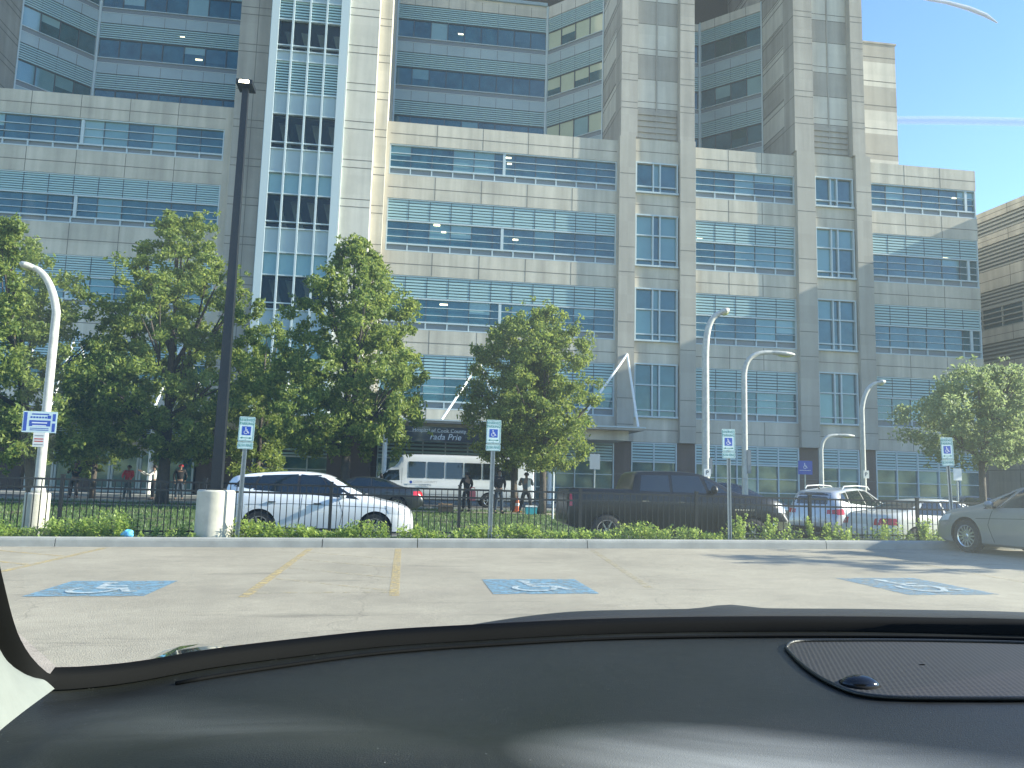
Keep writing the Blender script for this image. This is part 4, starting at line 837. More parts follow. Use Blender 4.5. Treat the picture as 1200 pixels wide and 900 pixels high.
# ------------------------------------------------------------------ vehicles
def interp(P,x):
    if x<=P[0][0]: return P[0][1]
    for (a,u),(b,v) in zip(P[:-1],P[1:]):
        if x<=b: return u+(v-u)*(x-a)/(b-a) if b>a else v
    return P[-1][1]
def smoothP(P,k=2):
    for _ in range(k):
        Q=[P[0]]
        for (a,u),(b,v) in zip(P[:-1],P[1:]): Q+= [(a+(b-a)*.25,u+(v-u)*.25),(a+(b-a)*.75,u+(v-u)*.75)]
        Q.append(P[-1]); P=Q
    return P
class Vehicle:
    def __init__(s,name,label,cat,loc,rz,sp,group=None):
        s.root=thing(name,label,cat,loc,rz,group); s.sp=sp; sp.setdefault('tumble',.42); sp.setdefault('nose',.14)
        L,W=sp['L'],sp['W']; top=smoothP(sp['top']); belt=smoothP(sp['belt']); bot=sp['bot']
        xs=sorted(set([round(-L/2+L*k/56,4) for k in range(57)]+[round(-L/2+.02,4),round(-L/2+.05,4),round(L/2-.02,4),round(L/2-.05,4)]))
        b=MB(); rings=[]
        for x in xs:
            u=abs(x)/(L/2); pl=1-sp['nose']*max(0,(u-.72)/.28)**2.2-(.03 if u>.995 else 0)
            w=W/2*pl; zt=interp(top,x); z0=interp(bot,x); zb=min(interp(belt,x),zt-.045)
            gh=zt-zb; sh=w*.955; yr=max(sh-sp['tumble']*gh-min(.06,gh*.5),.2)
            half=[(w*.86,z0),(w*.955,z0+.05),(w*.985,z0+(zb-z0)*.28),(w,z0+(zb-z0)*.55),(w*.993,z0+(zb-z0)*.74),(w*.978,z0+(zb-z0)*.90),(sh,zb),
                  (sh+(yr-sh)*.35,zb+gh*.33),(sh+(yr-sh)*.72,zb+gh*.68),(yr,zb+gh*.88),(yr-.05*min(1,gh/.3),zb+gh*.965),(yr*.62,zt-.004),(yr*.3,zt)]
            ring=[(x,y,z) for y,z in half]+[(x,0,zt+.004)]+[(x,-y,z) for y,z in half[::-1]]
            rings.append([b.P(p) for p in ring])
        n=len(rings[0])
        for r0,r1 in zip(rings[:-1],rings[1:]):
            for k in range(n): b.f.append([r0[k],r0[(k+1)%n],r1[(k+1)%n],r1[k]]); b.m.append(b.mi(sp['paint']))
        b.f.append(rings[0][::-1]); b.m.append(0); b.f.append(rings[-1]); b.m.append(0)
        ob=b.build('body',None); ob.data.materials.append(M['well'])
        for wx in sp['wheels']:
            for sy in (-1,1):
                c=MB(); r=sp['wr']+.055; c.lathe([(r,-.33*1),(r,.25)],(wx,sy*(W/2-.0),sp['wr']),'well',32,'y'); cu=c.build('c'); md=ob.modifiers.new('b','BOOLEAN'); md.operation='DIFFERENCE'; md.solver='EXACT'; md.object=cu; realize(ob); bpy.data.objects.remove(cu)
        ob.parent=s.root
        for p in ob.data.polygons:
            c=p.center
            for wx in sp['wheels']:
                if (c.x-wx)**2+(c.z-sp['wr'])**2<(sp['wr']+.045)**2 or (abs(math.hypot(c.x-wx,c.z-sp['wr'])-(sp['wr']+.055))<.012 and abs(abs(p.normal.y))<.35 and abs(c.y)<W/2*.995): 
                    if abs(c.y)<W/2*.99: p.material_index=1
        me=ob.data; s.body=ob
        bm=bmesh.new(); bm.from_mesh(me); s.bvh=BVHTree.FromBMesh(bm)
        for f in bm.faces: f.smooth=True
        for e in bm.edges: e.smooth=not(len(e.link_faces)!=2 or e.calc_face_angle(0)>R(38))
        bm.to_mesh(me); bm.free()
        for wx in sp['wheels']:
            for sy in (-1,1): s.wheel(wx,sy)
    def wheel(s,wx,sy):
        sp=s.sp; r=sp['wr']; W=sp['W']; tw=.21; c=(wx,sy*(W/2-.015),r); b=MB()
        y0=-tw if sy>0 else 0; y1=0 if sy>0 else tw
        prof=[(r*.66,y0),(r*.93,y0),(r*.99,y0+.02),(r,y0+.04),(r,y1-.04),(r*.99,y1-.02),(r*.93,y1),(r*.66,y1)]
        b.lathe(prof,c,'tyre',36,'y',cap=False); o=b.build('wheel',s.root); shade_auto(o,40)
        b=MB(); yo=c[1]+sy*.002; yi=yo-sy*.06
        # barrel and spokes
        R2=r*.67; ns=sp.get('spokes',10)
        ring=[]
        for k in range(36):
            a,c2=2*PI*k/36,2*PI*(k+1)/36
            for (ra,ya),(rb_,yb) in (((R2,yo),(R2*.90,yo-sy*.01)),((R2*.90,yo-sy*.01),(R2*.88,yo-sy*.09))):
                b.face([(wx+ra*math.cos(a),ya,r+ra*math.sin(a)),(wx+ra*math.cos(c2),ya,r+ra*math.sin(c2)),(wx+rb_*math.cos(c2),yb,r+rb_*math.sin(c2)),(wx+rb_*math.cos(a),yb,r+rb_*math.sin(a))],'rim')
        for k in range(ns):
            a=2*PI*k/ns; d=Vector((math.cos(a),0,math.sin(a))); t=Vector((-math.sin(a),0,math.cos(a))); C0=Vector((wx,0,r))
            p=[C0+d*.05+t*.022,C0+d*.05-t*.022,C0+d*R2*.91-t*.017,C0+d*R2*.91+t*.017]
            f=[Vector((q.x,yo-sy*.012,q.z)) for q in p]; g=[Vector((q.x,yo-sy*.05,q.z)) for q in p]; b.face(f,'rim')
            for i in range(4): b.face([f[i],f[(i+1)%4],g[(i+1)%4],g[i]],'rim')
        b.lathe([(.06,-.03),(.06,0),(.03,.008 if sy>0 else 0)],(wx,yo-(.01 if sy>0 else -.02),r),'rim',14,'y')
        b.lathe([(R2*.9,-.004),(R2*.9,.004)],(wx,yi-sy*.03,r),'well',24,'y')
        b.build('rim',o)
    def cast(s,o,d): 
        h=s.bvh.ray_cast(Vector(o),Vector(d)); return h[0],h[1]
    def patch(s,axis,c,mt,nx=8,ny=4,off=.006,name='window',sign=1,parent=None,thin=None):
        """bilinear patch laid on the body; corners in the two free axes, counterclockwise"""
        b=MB(); rows=[]
        for i in range(nx+1):
            u=i/nx; row=[]
            for j in range(ny+1):
                v=j/ny; A=Vector(c[0]).lerp(Vector(c[1]),u); B=Vector(c[3]).lerp(Vector(c[2]),u); q=A.lerp(B,v)
                if axis=='y': p,n=s.cast((q[0],sign*4,q[1]),(0,-sign,0)); fb=Vector((q[0],sign*s.sp['W']/2*.9,q[1]))
                elif axis=='z': p,n=s.cast((q[0],q[1],5),(0,0,-1)); fb=Vector((q[0],q[1],1))
                else: p,n=s.cast((sign*8,q[0],q[1]),(-sign,0,0)); fb=Vector((sign*s.sp['L']/2,q[0],q[1]))
                if p is None: row.append(fb); continue
                if axis=='y' and n.y*sign<0: n=-n
                row.append(p+n*off)
            rows.append(row)
        b.grid(rows,mt); o=b.build(name,parent or s.root,smooth=True,fix=False); return o
    def side_line(s,pts,w_=.012,mt='well',name='door_seam',sides=(-1,1)):
        for sg in sides:
            b=MB()
            for (a,c) in zip(pts[:-1],pts[1:]):
                d=(Vector(c)-Vector(a)).normalized(); n=Vector((-d.y,d.x))*w_/2; k=6; rows=[]
                for i in range(k+1):
                    q=Vector(a).lerp(Vector(c),i/k); row=[]
                    for e in (-1,1):
                        qq=q+n*e; p,nn=s.cast((qq[0],sg*4,qq[1]),(0,-sg,0)); p=p or Vector((qq[0],sg*s.sp['W']/2,qq[1])); row.append(p+Vector((0,sg*.003,0)))
                    rows.append(row)
                b.grid(rows,mt)
            b.build(name,s.root,fix=False)
    def mirror(s,x,z,mt,w_=.22,h=.15):
        for sg in (-1,1):
            b=MB(); y=sg*(s.sp['W']/2*.93); rows=[]
            for i in range(7):
                t=PI*i/6; rows.append([(x-.08*math.cos(t),y+sg*(.02+w_*.5+w_*.5*math.sin(t)*math.cos(a)*.98),z+h/2*math.sin(t)*math.sin(a)) for a in [2*PI*k/12 for k in range(13)]])
            b.grid(rows,mt); b.box(x-.02,x+.04,y-sg*.04,y+sg*.06,z-h*.4,z-h*.2,'trim_black'); b.build('mirror',s.root,smooth=True)
    def handle(s,x,z,mt='chrome'):
        for sg in (-1,1):
            p,n=s.cast((x,sg*4,z),(0,-sg,0))
            if p: b=MB(); b.box(x-.09,x+.09,p.y+sg*.004,p.y+sg*.03,z-.012,z+.014,mt); b.build('door_handle',s.root)
def rail(V,pts,mt='chrome'):
    for sg in (-1,1):
        b=MB(); b.tube([(x,sg*y,z) for x,y,z in pts],.018,mt,6); b.build('roof_rail',V.root)
# --- white suv
def suv(name,label,loc,rz,paint_,detail=True,rails=False,group=None,lit=False,taper=0):
    G='car_glass'
    V=Vehicle(name,label,'car',loc,rz,dict(L=4.62,W=1.86,paint=paint_,wr=.355,wheels=(-1.33,1.40),nose=.16,tumble=.40,
        top=[(-2.31,.70),(-2.27,.98),(-2.2,1.24),(-2.12,1.50),(-1.75,1.585),(-1.0,1.665),(-.45,1.685),(.0,1.65),(.3,1.57),(1.15,1.12),(1.45,1.03),(1.95,.93),(2.18,.83),(2.28,.70),(2.31,.52)],
        belt=[(-2.31,.68),(-2.0,1.13),(-1.2,1.08),(.8,1.0),(1.3,.98),(2.0,.86),(2.31,.5)],bot=[(-2.31,.42),(-2.1,.26),(-1.9,.22),(1.9,.20),(2.15,.22),(2.31,.34)]))
    for sg in (-1,1):
        V.patch('y',[(-1.50,1.20),(-.50,1.14),(-.50,1.60),(-1.35,1.55)],G,10,5,sign=sg); V.patch('y',[(-.44,1.135),(.42,1.09),(.02,1.56),(-.44,1.60)],G,10,5,sign=sg)
        V.patch('y',[(.46,1.085),(.88,1.05),(.62,1.25),(.10,1.52)],G,8,4,sign=sg); V.patch('y',[(-1.92,1.29),(-1.56,1.21),(-1.42,1.53),(-1.74,1.48)],G,5,4,sign=sg)
        V.patch('y',[(-2.2,.86),(-1.95,.88),(-1.98,1.04),(-2.16,1.02)],'tail_red',5,3,name='tail_light',sign=sg); V.patch('y',[(1.72,.72),(2.2,.68),(2.12,.82),(1.62,.90)],'headlamp',7,3,name='headlight',sign=sg)
        V.patch('y',[(-2.0,1.27),(1.0,1.03),(.02,1.60),(-1.80,1.50)],'trim_black',28,6,off=.003,name='window_surround',sign=sg)
        V.patch('y',[(-1.0,.24),(1.0,.23),(1.0,.33),(-1.0,.34)],'trim_black',10,2,name='sill_trim',sign=sg)
    V.patch('z',[(.36,-.60),(1.10,-.70),(1.10,.70),(.36,.60)],G,6,8,name='windshield'); V.patch('x',[(-.6,1.16),(.6,1.16),(.52,1.50),(-.52,1.50)],G,8,5,name='rear_window',sign=-1)
    V.patch('x',[(-.5,.38),(.5,.38),(.5,.62),(-.5,.62)],'trim_black',6,3,name='grille',sign=1); V.patch('x',[(-.26,.62),(.26,.62),(.26,.74),(-.26,.74)],'plate',2,2,name='number_plate',sign=-1,off=.012)
    V.patch('x',[(-.85,.34),(.85,.34),(.85,.50),(-.85,.50)],'trim_black',8,2,name='bumper',sign=-1)
    for sg in (-1,1): V.patch('x',[(sg*.5,.88),(sg*.86,.88),(sg*.84,1.02),(sg*.5,1.0)],'tail_red',4,3,name='tail_light',sign=-1)
    V.side_line([(-.35,1.12),(-.37,.6),(-.42,.36)]); V.side_line([(.50,1.06),(.62,.7),(.55,.34)]); V.side_line([(-2.1,.84),(-.6,.90),(1.2,.86),(1.7,.84)],.008)
    V.mirror(.62,1.12,paint_); V.handle(-1.05,.93,'trim_black' if not rails else 'chrome'); V.handle(.02,.91,'trim_black' if not rails else 'chrome')
    b=MB(); b.tube([(-1.75,0,1.62),(-1.88,0,1.70)],[.03,.008],'trim_black',6); b.build('antenna',V.root)
    if rails: rail(V,[(-1.5,.60,1.62),(-1.4,.60,1.705),(-.6,.61,1.74),(.1,.60,1.72),(.25,.59,1.63)],'white_paint')
    return V
c=atY(374,632,20.6); suv('suv','white suv parked side-on behind the fence at the left, front to the right',(c.x,20.6,-.085),R(-1),'paint_white',rails=False)
c=atY(1002,620,23.6); suv('suv','silver suv with roof rails seen from behind, right of the black pickup',(c.x,24.0,-.085),R(33),'paint_silver',rails=True)
c=atY(893,600,28.6); suv('suv','dark grey suv behind the hood of the black pickup',(c.x-1.1,29,gz(c.x,29)),R(4),'paint_char')
def sedan(label,loc,rz,paint_,spokes=10,wr=.335,group=None):
    V=Vehicle('sedan',label,'car',loc,rz,dict(L=4.75,W=1.83,paint=paint_,wr=wr,wheels=(-1.38,1.42),nose=.17,tumble=.45,spokes=spokes,
        top=[(-2.375,.62),(-2.33,.88),(-2.2,1.00),(-1.75,1.05),(-1.45,1.10),(-.85,1.36),(-.35,1.425),(.15,1.42),(.45,1.36),(1.22,1.0),(1.5,.965),(2.0,.87),(2.24,.79),(2.33,.70),(2.375,.50)],
        belt=[(-2.375,.6),(-2.1,.93),(-1.2,.97),(.8,.90),(1.2,.90),(2.0,.78),(2.3,.66),(2.375,.46)],bot=[(-2.375,.38),(-2.1,.22),(-1.9,.19),(1.9,.17),(2.2,.19),(2.375,.28)]))
    G='car_glass'
    for sg in (-1,1):
        V.patch('y',[(-1.32,1.01),(-.42,.99),(-.40,1.36),(-.88,1.32)],G,9,5,sign=sg); V.patch('y',[(-.35,.99),(.62,.95),(.20,1.355),(-.33,1.37)],G,9,5,sign=sg); V.patch('y',[(.66,.945),(.98,.925),(.72,1.12),(.35,1.31)],G,6,4,sign=sg)
        V.patch('y',[(-2.3,.74),(-1.98,.72),(-1.98,.90),(-2.24,.88)],'tail_red',5,3,name='tail_light',sign=sg); V.patch('y',[(1.88,.66),(2.28,.62),(2.2,.73),(1.82,.80)],'headlamp',7,3,name='headlight',sign=sg)
        V.patch('x',[(sg*.48,.72),(sg*.82,.72),(sg*.80,.90),(sg*.48,.88)],'tail_red',4,3,name='tail_light',sign=-1); V.patch('x',[(sg*.5,.54),(sg*.78,.58),(sg*.76,.68),(sg*.5,.62)],'headlamp',4,3,name='headlight',sign=1)
    V.patch('z',[(.52,-.60),(1.16,-.70),(1.16,.70),(.52,.60)],G,6,8,name='windshield'); V.patch('z',[(-1.42,-.62),(-.90,-.56),(-.90,.56),(-1.42,.62)],G,6,8,name='rear_window')
    V.patch('x',[(-.42,.36),(.42,.36),(.46,.56),(-.46,.56)],'trim_black',6,3,name='grille',sign=1); V.patch('x',[(-.26,.60),(.26,.60),(.26,.72),(-.26,.72)],'plate',2,2,name='number_plate',sign=-1,off=.012)
    V.side_line([(-.38,.98),(-.38,.6),(-.45,.28)]); V.side_line([(.72,.93),(.82,.6),(.70,.26)]); V.side_line([(-1.7,.80),(0,.76),(1.7,.70)],.008,'well','crease')
    V.mirror(.72,1.02,paint_); V.handle(-1.0,.84,paint_); V.handle(-.05,.82,paint_)
    return V
c=atY(998,620,20.0); sedan('cream white sedan behind the right end of the fence, red tail light showing',(c.x+2.42,20.1,-.085),R(9),'paint_cream')
hd=Vector((math.cos(R(96)),math.sin(R(96)))); lf_=Vector((-hd.y,hd.x)); wp=Vector((atY(1137,640,15.55).x,15.55)); cc_=wp-hd*1.42-lf_*.80; sedan('taupe grey sedan parked head-in at the right picture edge, its front wheel at the kerb',(cc_.x,cc_.y,lot_z(wp.x)),R(96),'paint_taupe',spokes=14,wr=.345)
c=atY(490,590,32); sedan('dark sedan behind the hood of the white suv, red tail light showing',(c.x-2.2,32,gz(c.x,32)),R(180),'paint_char')
c=atY(1150,590,28); sedan('dark sedan behind the fence, left of the honey locust trunk',(c.x,29,gz(c.x,29)),R(172),'paint_navy')
# --- black pickup
c=atY(784,630,21.0)
V=Vehicle('pickup_truck','black crew cab pickup truck parked behind the fence, front to the right','truck',(c.x,21.0,-.085),R(-1),dict(L=5.95,W=2.02,paint='paint_black',wr=.40,wheels=(-1.95,1.95),nose=.07,tumble=.26,
    top=[(-2.975,.8),(-2.95,1.38),(-2.9,1.44),(-1.30,1.45),(-1.20,1.47),(-1.19,1.90),(-1.0,1.945),(-.2,1.97),(.45,1.95),(.75,1.88),(1.58,1.42),(1.8,1.40),(2.6,1.33),(2.85,1.24),(2.93,1.05),(2.975,.75)],
    belt=[(-2.975,.78),(-2.9,1.37),(-1.2,1.37),(1.5,1.30),(2.6,1.20),(2.975,.72)],bot=[(-2.975,.55),(-2.7,.42),(2.6,.34),(2.975,.45)],spokes=6))
for sg in (-1,1):
    V.patch('y',[(-1.08,1.42),(-.28,1.41),(-.28,1.84),(-1.0,1.83)],'car_glass',8,5,sign=sg); V.patch('y',[(-.20,1.41),(.72,1.40),(.55,1.84),(-.20,1.85)],'car_glass',8,5,sign=sg); V.patch('y',[(.80,1.41),(1.30,1.42),(.95,1.66),(.68,1.80)],'car_glass',5,4,sign=sg)
    V.patch('x',[(sg*.62,.95),(sg*.94,.95),(sg*.92,1.18),(sg*.64,1.18)],'headlamp',4,3,name='headlight',sign=1); V.patch('y',[(2.62,.95),(2.9,.95),(2.84,1.16),(2.66,1.17)],'headlamp',4,3,name='headlight',sign=sg); V.patch('y',[(-2.93,1.0),(-2.85,1.0),(-2.85,1.3),(-2.92,1.3)],'tail_red',2,4,name='tail_light',sign=sg)
    V.patch('x',[(sg*.3,.50),(sg*1.0,.52),(sg*.99,.72),(sg*.3,.72)],'chrome',5,3,name='bumper',sign=1,off=.03); V.patch('y',[(2.55,.50),(2.93,.50),(2.93,.72),(2.58,.72)],'chrome',4,3,name='bumper',sign=sg,off=.02)
    V.patch('y',[(-1.2,.42),(1.2,.40),(1.2,.47),(-1.2,.49)],'trim_black',8,2,name='running_board',sign=sg,off=.04)
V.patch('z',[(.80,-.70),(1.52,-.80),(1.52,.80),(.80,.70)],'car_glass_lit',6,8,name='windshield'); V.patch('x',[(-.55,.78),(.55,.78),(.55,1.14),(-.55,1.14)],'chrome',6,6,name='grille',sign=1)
V.side_line([(-1.17,1.42),(-1.17,.5)]); V.side_line([(-.24,1.40),(-.24,.46)]); V.side_line([(.86,1.38),(1.0,.9),(.9,.46)]); V.mirror(.86,1.50,'trim_black',.28,.24); V.handle(-.95,1.16); V.handle(.0,1.15)
b=MB(); b.box(-2.88,-1.3,-.78,.78,1.445,1.456,'trim_black'); b.build('bed_cover',V.root)
for sg in (-1,1): b=MB(); [b.box(1.45+.07*k,1.49+.07*k,sg*1.005-.004,sg*1.005+.006,.98,1.02,'chrome') for k in range(8)]; b.build('badge',V.root)
# --- shuttle bus
YB=41.0; xb0=atY(416,580,YB).x; xb1=atY(622,580,YB).x; zb=.155; sc_=.98
V=Vehicle('shuttle_bus','white shuttle bus with six dark side windows parked at the entrance, front to the left','bus',((xb0+xb1)/2,YB,zb),R(180),dict(L=xb1-xb0,W=2.2,paint='paint_white',wr=.37,wheels=(-(xb1-xb0)/2+2.3,(xb1-xb0)/2-1.15),nose=.05,tumble=.04,
    top=[(-(xb1-xb0)/2,2.45),(-(xb1-xb0)/2+.1,2.6),((xb1-xb0)/2-2.45,2.62),((xb1-xb0)/2-2.15,2.5),((xb1-xb0)/2-2.05,1.98),((xb1-xb0)/2-1.75,1.95),((xb1-xb0)/2-1.0,1.32),((xb1-xb0)/2-.9,1.26),((xb1-xb0)/2-.12,1.02),((xb1-xb0)/2,.6)],
    belt=[(-(xb1-xb0)/2,1.2),((xb1-xb0)/2-1.2,1.2),((xb1-xb0)/2-.2,.9),((xb1-xb0)/2,.55)],bot=[(-(xb1-xb0)/2,.38),((xb1-xb0)/2,.35)],spokes=8))
fx=(xb1-xb0)/2; 
for sg in (-1,1):
    for k in range(6):
        a=fx-2.62-k*.93
        V.patch('y',[(a-.84,1.42),(a,1.42),(a,2.22),(a-.84,2.22)],'car_glass',2,3,sign=sg,off=.012)
    V.patch('y',[(fx-2.2,1.28),(fx-1.12,1.25),(fx-1.55,1.75),(fx-2.15,1.80)],'car_glass',6,4,sign=sg)
    V.patch('y',[(fx-.45,.72),(fx-.1,.7),(fx-.12,.9),(fx-.42,.98)],'headlamp',3,3,name='headlight',sign=sg)
    V.side_line([(fx-2.3,1.9),(fx-2.3,.5)]); V.side_line([(fx-1.05,1.2),(fx-1.15,.8),(fx-1.3,.5)]); V.side_line([(-fx+.2,.62),(fx-2.4,.62)],.02,'alu_grey','stripe')
V.patch('z',[(fx-1.70,-.75),(fx-1.08,-.8),(fx-1.08,.8),(fx-1.70,.75)],'car_glass',5,6,name='windshield'); V.mirror(fx-1.3,1.45,'trim_black',.3,.32)
t=text_obj('COOK COUNTY',.16,'sign_back',V.root,(fx-3.45,1.112,1.22),(PI/2,0,PI)); t=text_obj('HEALTH',.16,'sign_back',V.root,(fx-3.45,1.112,1.05),(PI/2,0,PI))
b=MB(); b.lathe([(.075,0),(.075,.004)],(fx-2.75,1.108,1.2),'sign_blue',8,'y'); b.build('emblem',V.root)
# ------------------------------------------------------------------ people
def skinmesh(name,V_,E_,rad,mt,parent,root=0,sub=1):
    me=bpy.data.meshes.new(name); me.from_pydata([tuple(v) for v in V_],E_,[]); me.materials.append(M[mt]); o=bpy.data.objects.new(name,me); COL.objects.link(o)
    m=o.modifiers.new('s','SKIN'); m.use_smooth_shade=True; sv_=me.skin_vertices[0].data
    for i,r_ in enumerate(rad): sv_[i].radius=(r_ if isinstance(r_,tuple) else (r_,r_)); sv_[i].use_root=(i==root)
    if sub: q=o.modifiers.new('u','SUBSURF'); q.levels=sub; q.render_levels=sub
    realize(o); o.data.materials.clear(); o.data.materials.append(M[mt])
    for p in o.data.polygons: p.use_smooth=True; p.material_index=0
    o.parent=parent; return o
def person(label,x,y,z,h,face,top='cloth_black',legs='cloth_navy',hairm='hair',arms=((.22,.0),(.22,.0)),stance=.10,cap=None,seated=False,group='people in front of the entrance'):
    """arms: per side (sideways, forward) reach of the hand"""
    k=h/1.75; root=thing('person',label,'person',(x,y,z),face,group)
    hz=.93 if not seated else .48; dz=hz-.93
    J={'pel':(0,0,.95+dz),'waist':(0,.0,1.08+dz),'chest':(0,.01,1.30+dz),'neck':(0,0,1.48+dz),'head':(0,-.02,1.58+dz),'top':(0,-.02,1.68+dz)}
    V_=[J[n] for n in('pel','waist','chest','neck','head','top')]; E_=[(0,1),(1,2),(2,3),(3,4),(4,5)]; rd=[(.14,.11),(.125,.095),(.16,.11),.05,(.075,.09),(.06,.07)]
    li={}
    for s,(sd_,fw) in zip((-1,1),arms):
        n=len(V_); sh=(s*.19,0,1.42+dz); el=(s*(.21+sd_*.35),-fw*.35,1.16+dz+fw*.05); ha=(s*(.15+sd_*.35*(1-fw)),-.05-fw*.75,.90+dz+fw*.65)
        hb_=tuple(Vector(ha)+(Vector(ha)-Vector(el)).normalized()*.09)
        V_+=[sh,el,ha,hb_]; E_+=[(2,n),(n,n+1),(n+1,n+2),(n+2,n+3)]; rd+=[.055,.042,.028,.035]; li[('arm',s)]=(sh,el,ha)
        # fingers
        for f in range(4):
            m=len(V_); q=Vector(hb_)+Vector((s*.0,(f-1.5)*.018,-.045 if fw<.5 else -.01)); V_.append(tuple(q)); E_.append((n+3,m)); rd.append(.009)
        m=len(V_); V_.append(tuple(Vector(hb_)+Vector((-s*.03,-.03,0)))); E_.append((n+2,m)); rd.append(.010)
    for s in (-1,1):
        n=len(V_); hp=(s*.09,0,.88+dz)
        kn,an,to=((s*.10,-.38,.50),(s*.11,-.40,.10),(s*.12,-.55,.03)) if seated else ((s*(.09+stance*.3),-.02,.50),(s*(.09+stance*.6),.02,.09),(s*(.10+stance*.6),-.13,.035))
        V_+=[hp,kn,an,to]; E_+=[(0,n),(n,n+1),(n+1,n+2),(n+2,n+3)]; rd+=[.085,.055,.036,.035]; li[('leg',s)]=(hp,kn,an,to)
    sc=lambda v:tuple(Vector(v)*k); 
    skinmesh('body',[sc(v) for v in V_],E_,[(r_[0]*k,r_[1]*k) if isinstance(r_,tuple) else r_*k for r_ in rd],'skin',root)
    # shirt
    V2=[J['pel'],J['waist'],J['chest'],(0,0,1.45+dz)]; E2=[(0,1),(1,2),(2,3)]; r2=[(.165,.13),(.155,.12),(.185,.135),(.09,.075)]
    for s in (-1,1):
        sh,el,ha=li[('arm',s)]; n=len(V2); w_=Vector(el).lerp(Vector(ha),.85); V2+=[sh,el,tuple(w_)]; E2+=[(2,n),(n,n+1),(n+1,n+2)]; r2+=[.078,.060,.045]
    skinmesh('jacket',[sc(v) for v in V2],E2,[(r_[0]*k,r_[1]*k) if isinstance(r_,tuple) else r_*k for r_ in r2],top,root)
    V3=[(0,0,.98+dz),(0,0,.92+dz)]; E3=[(0,1)]; r3=[(.155,.12),(.165,.13)]
    for s in (-1,1):
        hp,kn,an,to=li[('leg',s)]; n=len(V3); V3+=[hp,kn,tuple(Vector(kn).lerp(Vector(an),.95))]; E3+=[(1,n),(n,n+1),(n+1,n+2)]; r3+=[.105,.078,.062]
    skinmesh('trousers',[sc(v) for v in V3],E3,[(r_[0]*k,r_[1]*k) if isinstance(r_,tuple) else r_*k for r_ in r3],legs,root)
    for s in (-1,1):
        hp,kn,an,to=li[('leg',s)]; b=MB(); C=Vector(an).lerp(Vector(to),.5)*k; rows=[]
        for i in range(7):
            t=PI*i/6; rows.append([(C.x+.05*k*math.sin(t)*math.cos(a),C.y-.14*k*math.cos(t),max(0,C.z-.02*k+.05*k*math.sin(t)*math.sin(a))) for a in [2*PI*q/10 for q in range(11)]])
        b.grid(rows,'trim_black'); b.build('shoe',root,smooth=True)
    b=MB(); C=Vector(J['head'])*k+Vector((0,.015,.045)); rows=[]
    for i in range(8):
        t=PI*.62*i/7; rows.append([(C.x+.108*k*math.sin(t)*math.cos(a),C.y+.118*k*math.sin(t)*math.sin(a)+.012*i*k*.6,C.z+.105*k*math.cos(t)+(.05*k if math.sin(a)<-.3 and i>4 else 0)) for a in [2*PI*q/14 for q in range(15)]])
    b.grid(rows,cap or hairm); b.build('cap' if cap else 'hair',root,smooth=True)
    b=MB(); f=Vector(J['head'])*k; b.face([f+Vector((-.012,-.098,0))*k,f+Vector((.012,-.098,0))*k,f+Vector((0,-.095,.05))*k],'skin'); b.face([f+Vector((-.012,-.098,0))*k,f+Vector((0,-.125,.0))*k,f+Vector((0,-.095,.05))*k],'skin'); b.face([f+Vector((.012,-.098,0))*k,f+Vector((0,-.125,.0))*k,f+Vector((0,-.095,.05))*k],'skin'); b.build('nose',root)
    return root
def at_ground(px,Y): x=atY(px,600,Y).x; return x,Y,gz(x,Y)+.015
x,y,z=at_ground(546,35.0); person('person in black carrying a pink bag, in front of the white bus',x,y,z,1.74,R(200),'cloth_black','cloth_black',arms=((.2,.1),(.25,.1)))
# bag held by that person
b=MB(); b.box(-.13,.13,-.07,.07,-.5,-.08,'cloth_pink'); b.tube([(-.09,0,-.08),(-.08,0,.06),(.08,0,.06),(.09,0,-.08)],.012,'cloth_red',6); o=b.build('shopping_bag'); bm=bmesh.new(); bm.from_mesh(o.data); bmesh.ops.bevel(bm,geom=[e for e in bm.edges if e.calc_length()>.1],offset=.02,segments=2,affect='EDGES'); bm.to_mesh(o.data); bm.free(); o.location=(x+.26,y-.12,z+.98); tag(o,'pink and red bag hanging from the hand of the person in black','bag')
x,y,z=at_ground(584,33.5); person('person in a long dark coat and jeans standing behind the parking sign',x,y,z,1.86,R(20),'cloth_black','cloth_navy',arms=((.1,.1),(.1,.1)))
x,y,z=at_ground(616,34.6); person('person in dark clothes beside the teal cooler',x,y,z,1.80,R(170),'cloth_grey','cloth_black',arms=((.2,.6),(.3,.5)),stance=.3)
b=MB(); b.grid([[(.04+.035*i,-.14+.02*math.sin(j),1.46-.11*j+.01*math.sin(i*2)) for j in range(6)] for i in range(5)],'cloth_white'); b.grid([[(.04+.035*i,.14-.02*math.sin(j),1.46-.08*j) for j in range(6)] for i in range(5)],'cloth_white'); b.grid([[(.04+.035*i,-.14+.14*j,1.46+(.05 if j==1 else 0)) for j in range(3)] for i in range(5)],'cloth_white'); o=b.build('towel',None,smooth=True,fix=False); o.location=(x,y,z); tag(o,'white cloth draped over the shoulder of the person by the cooler','towel')
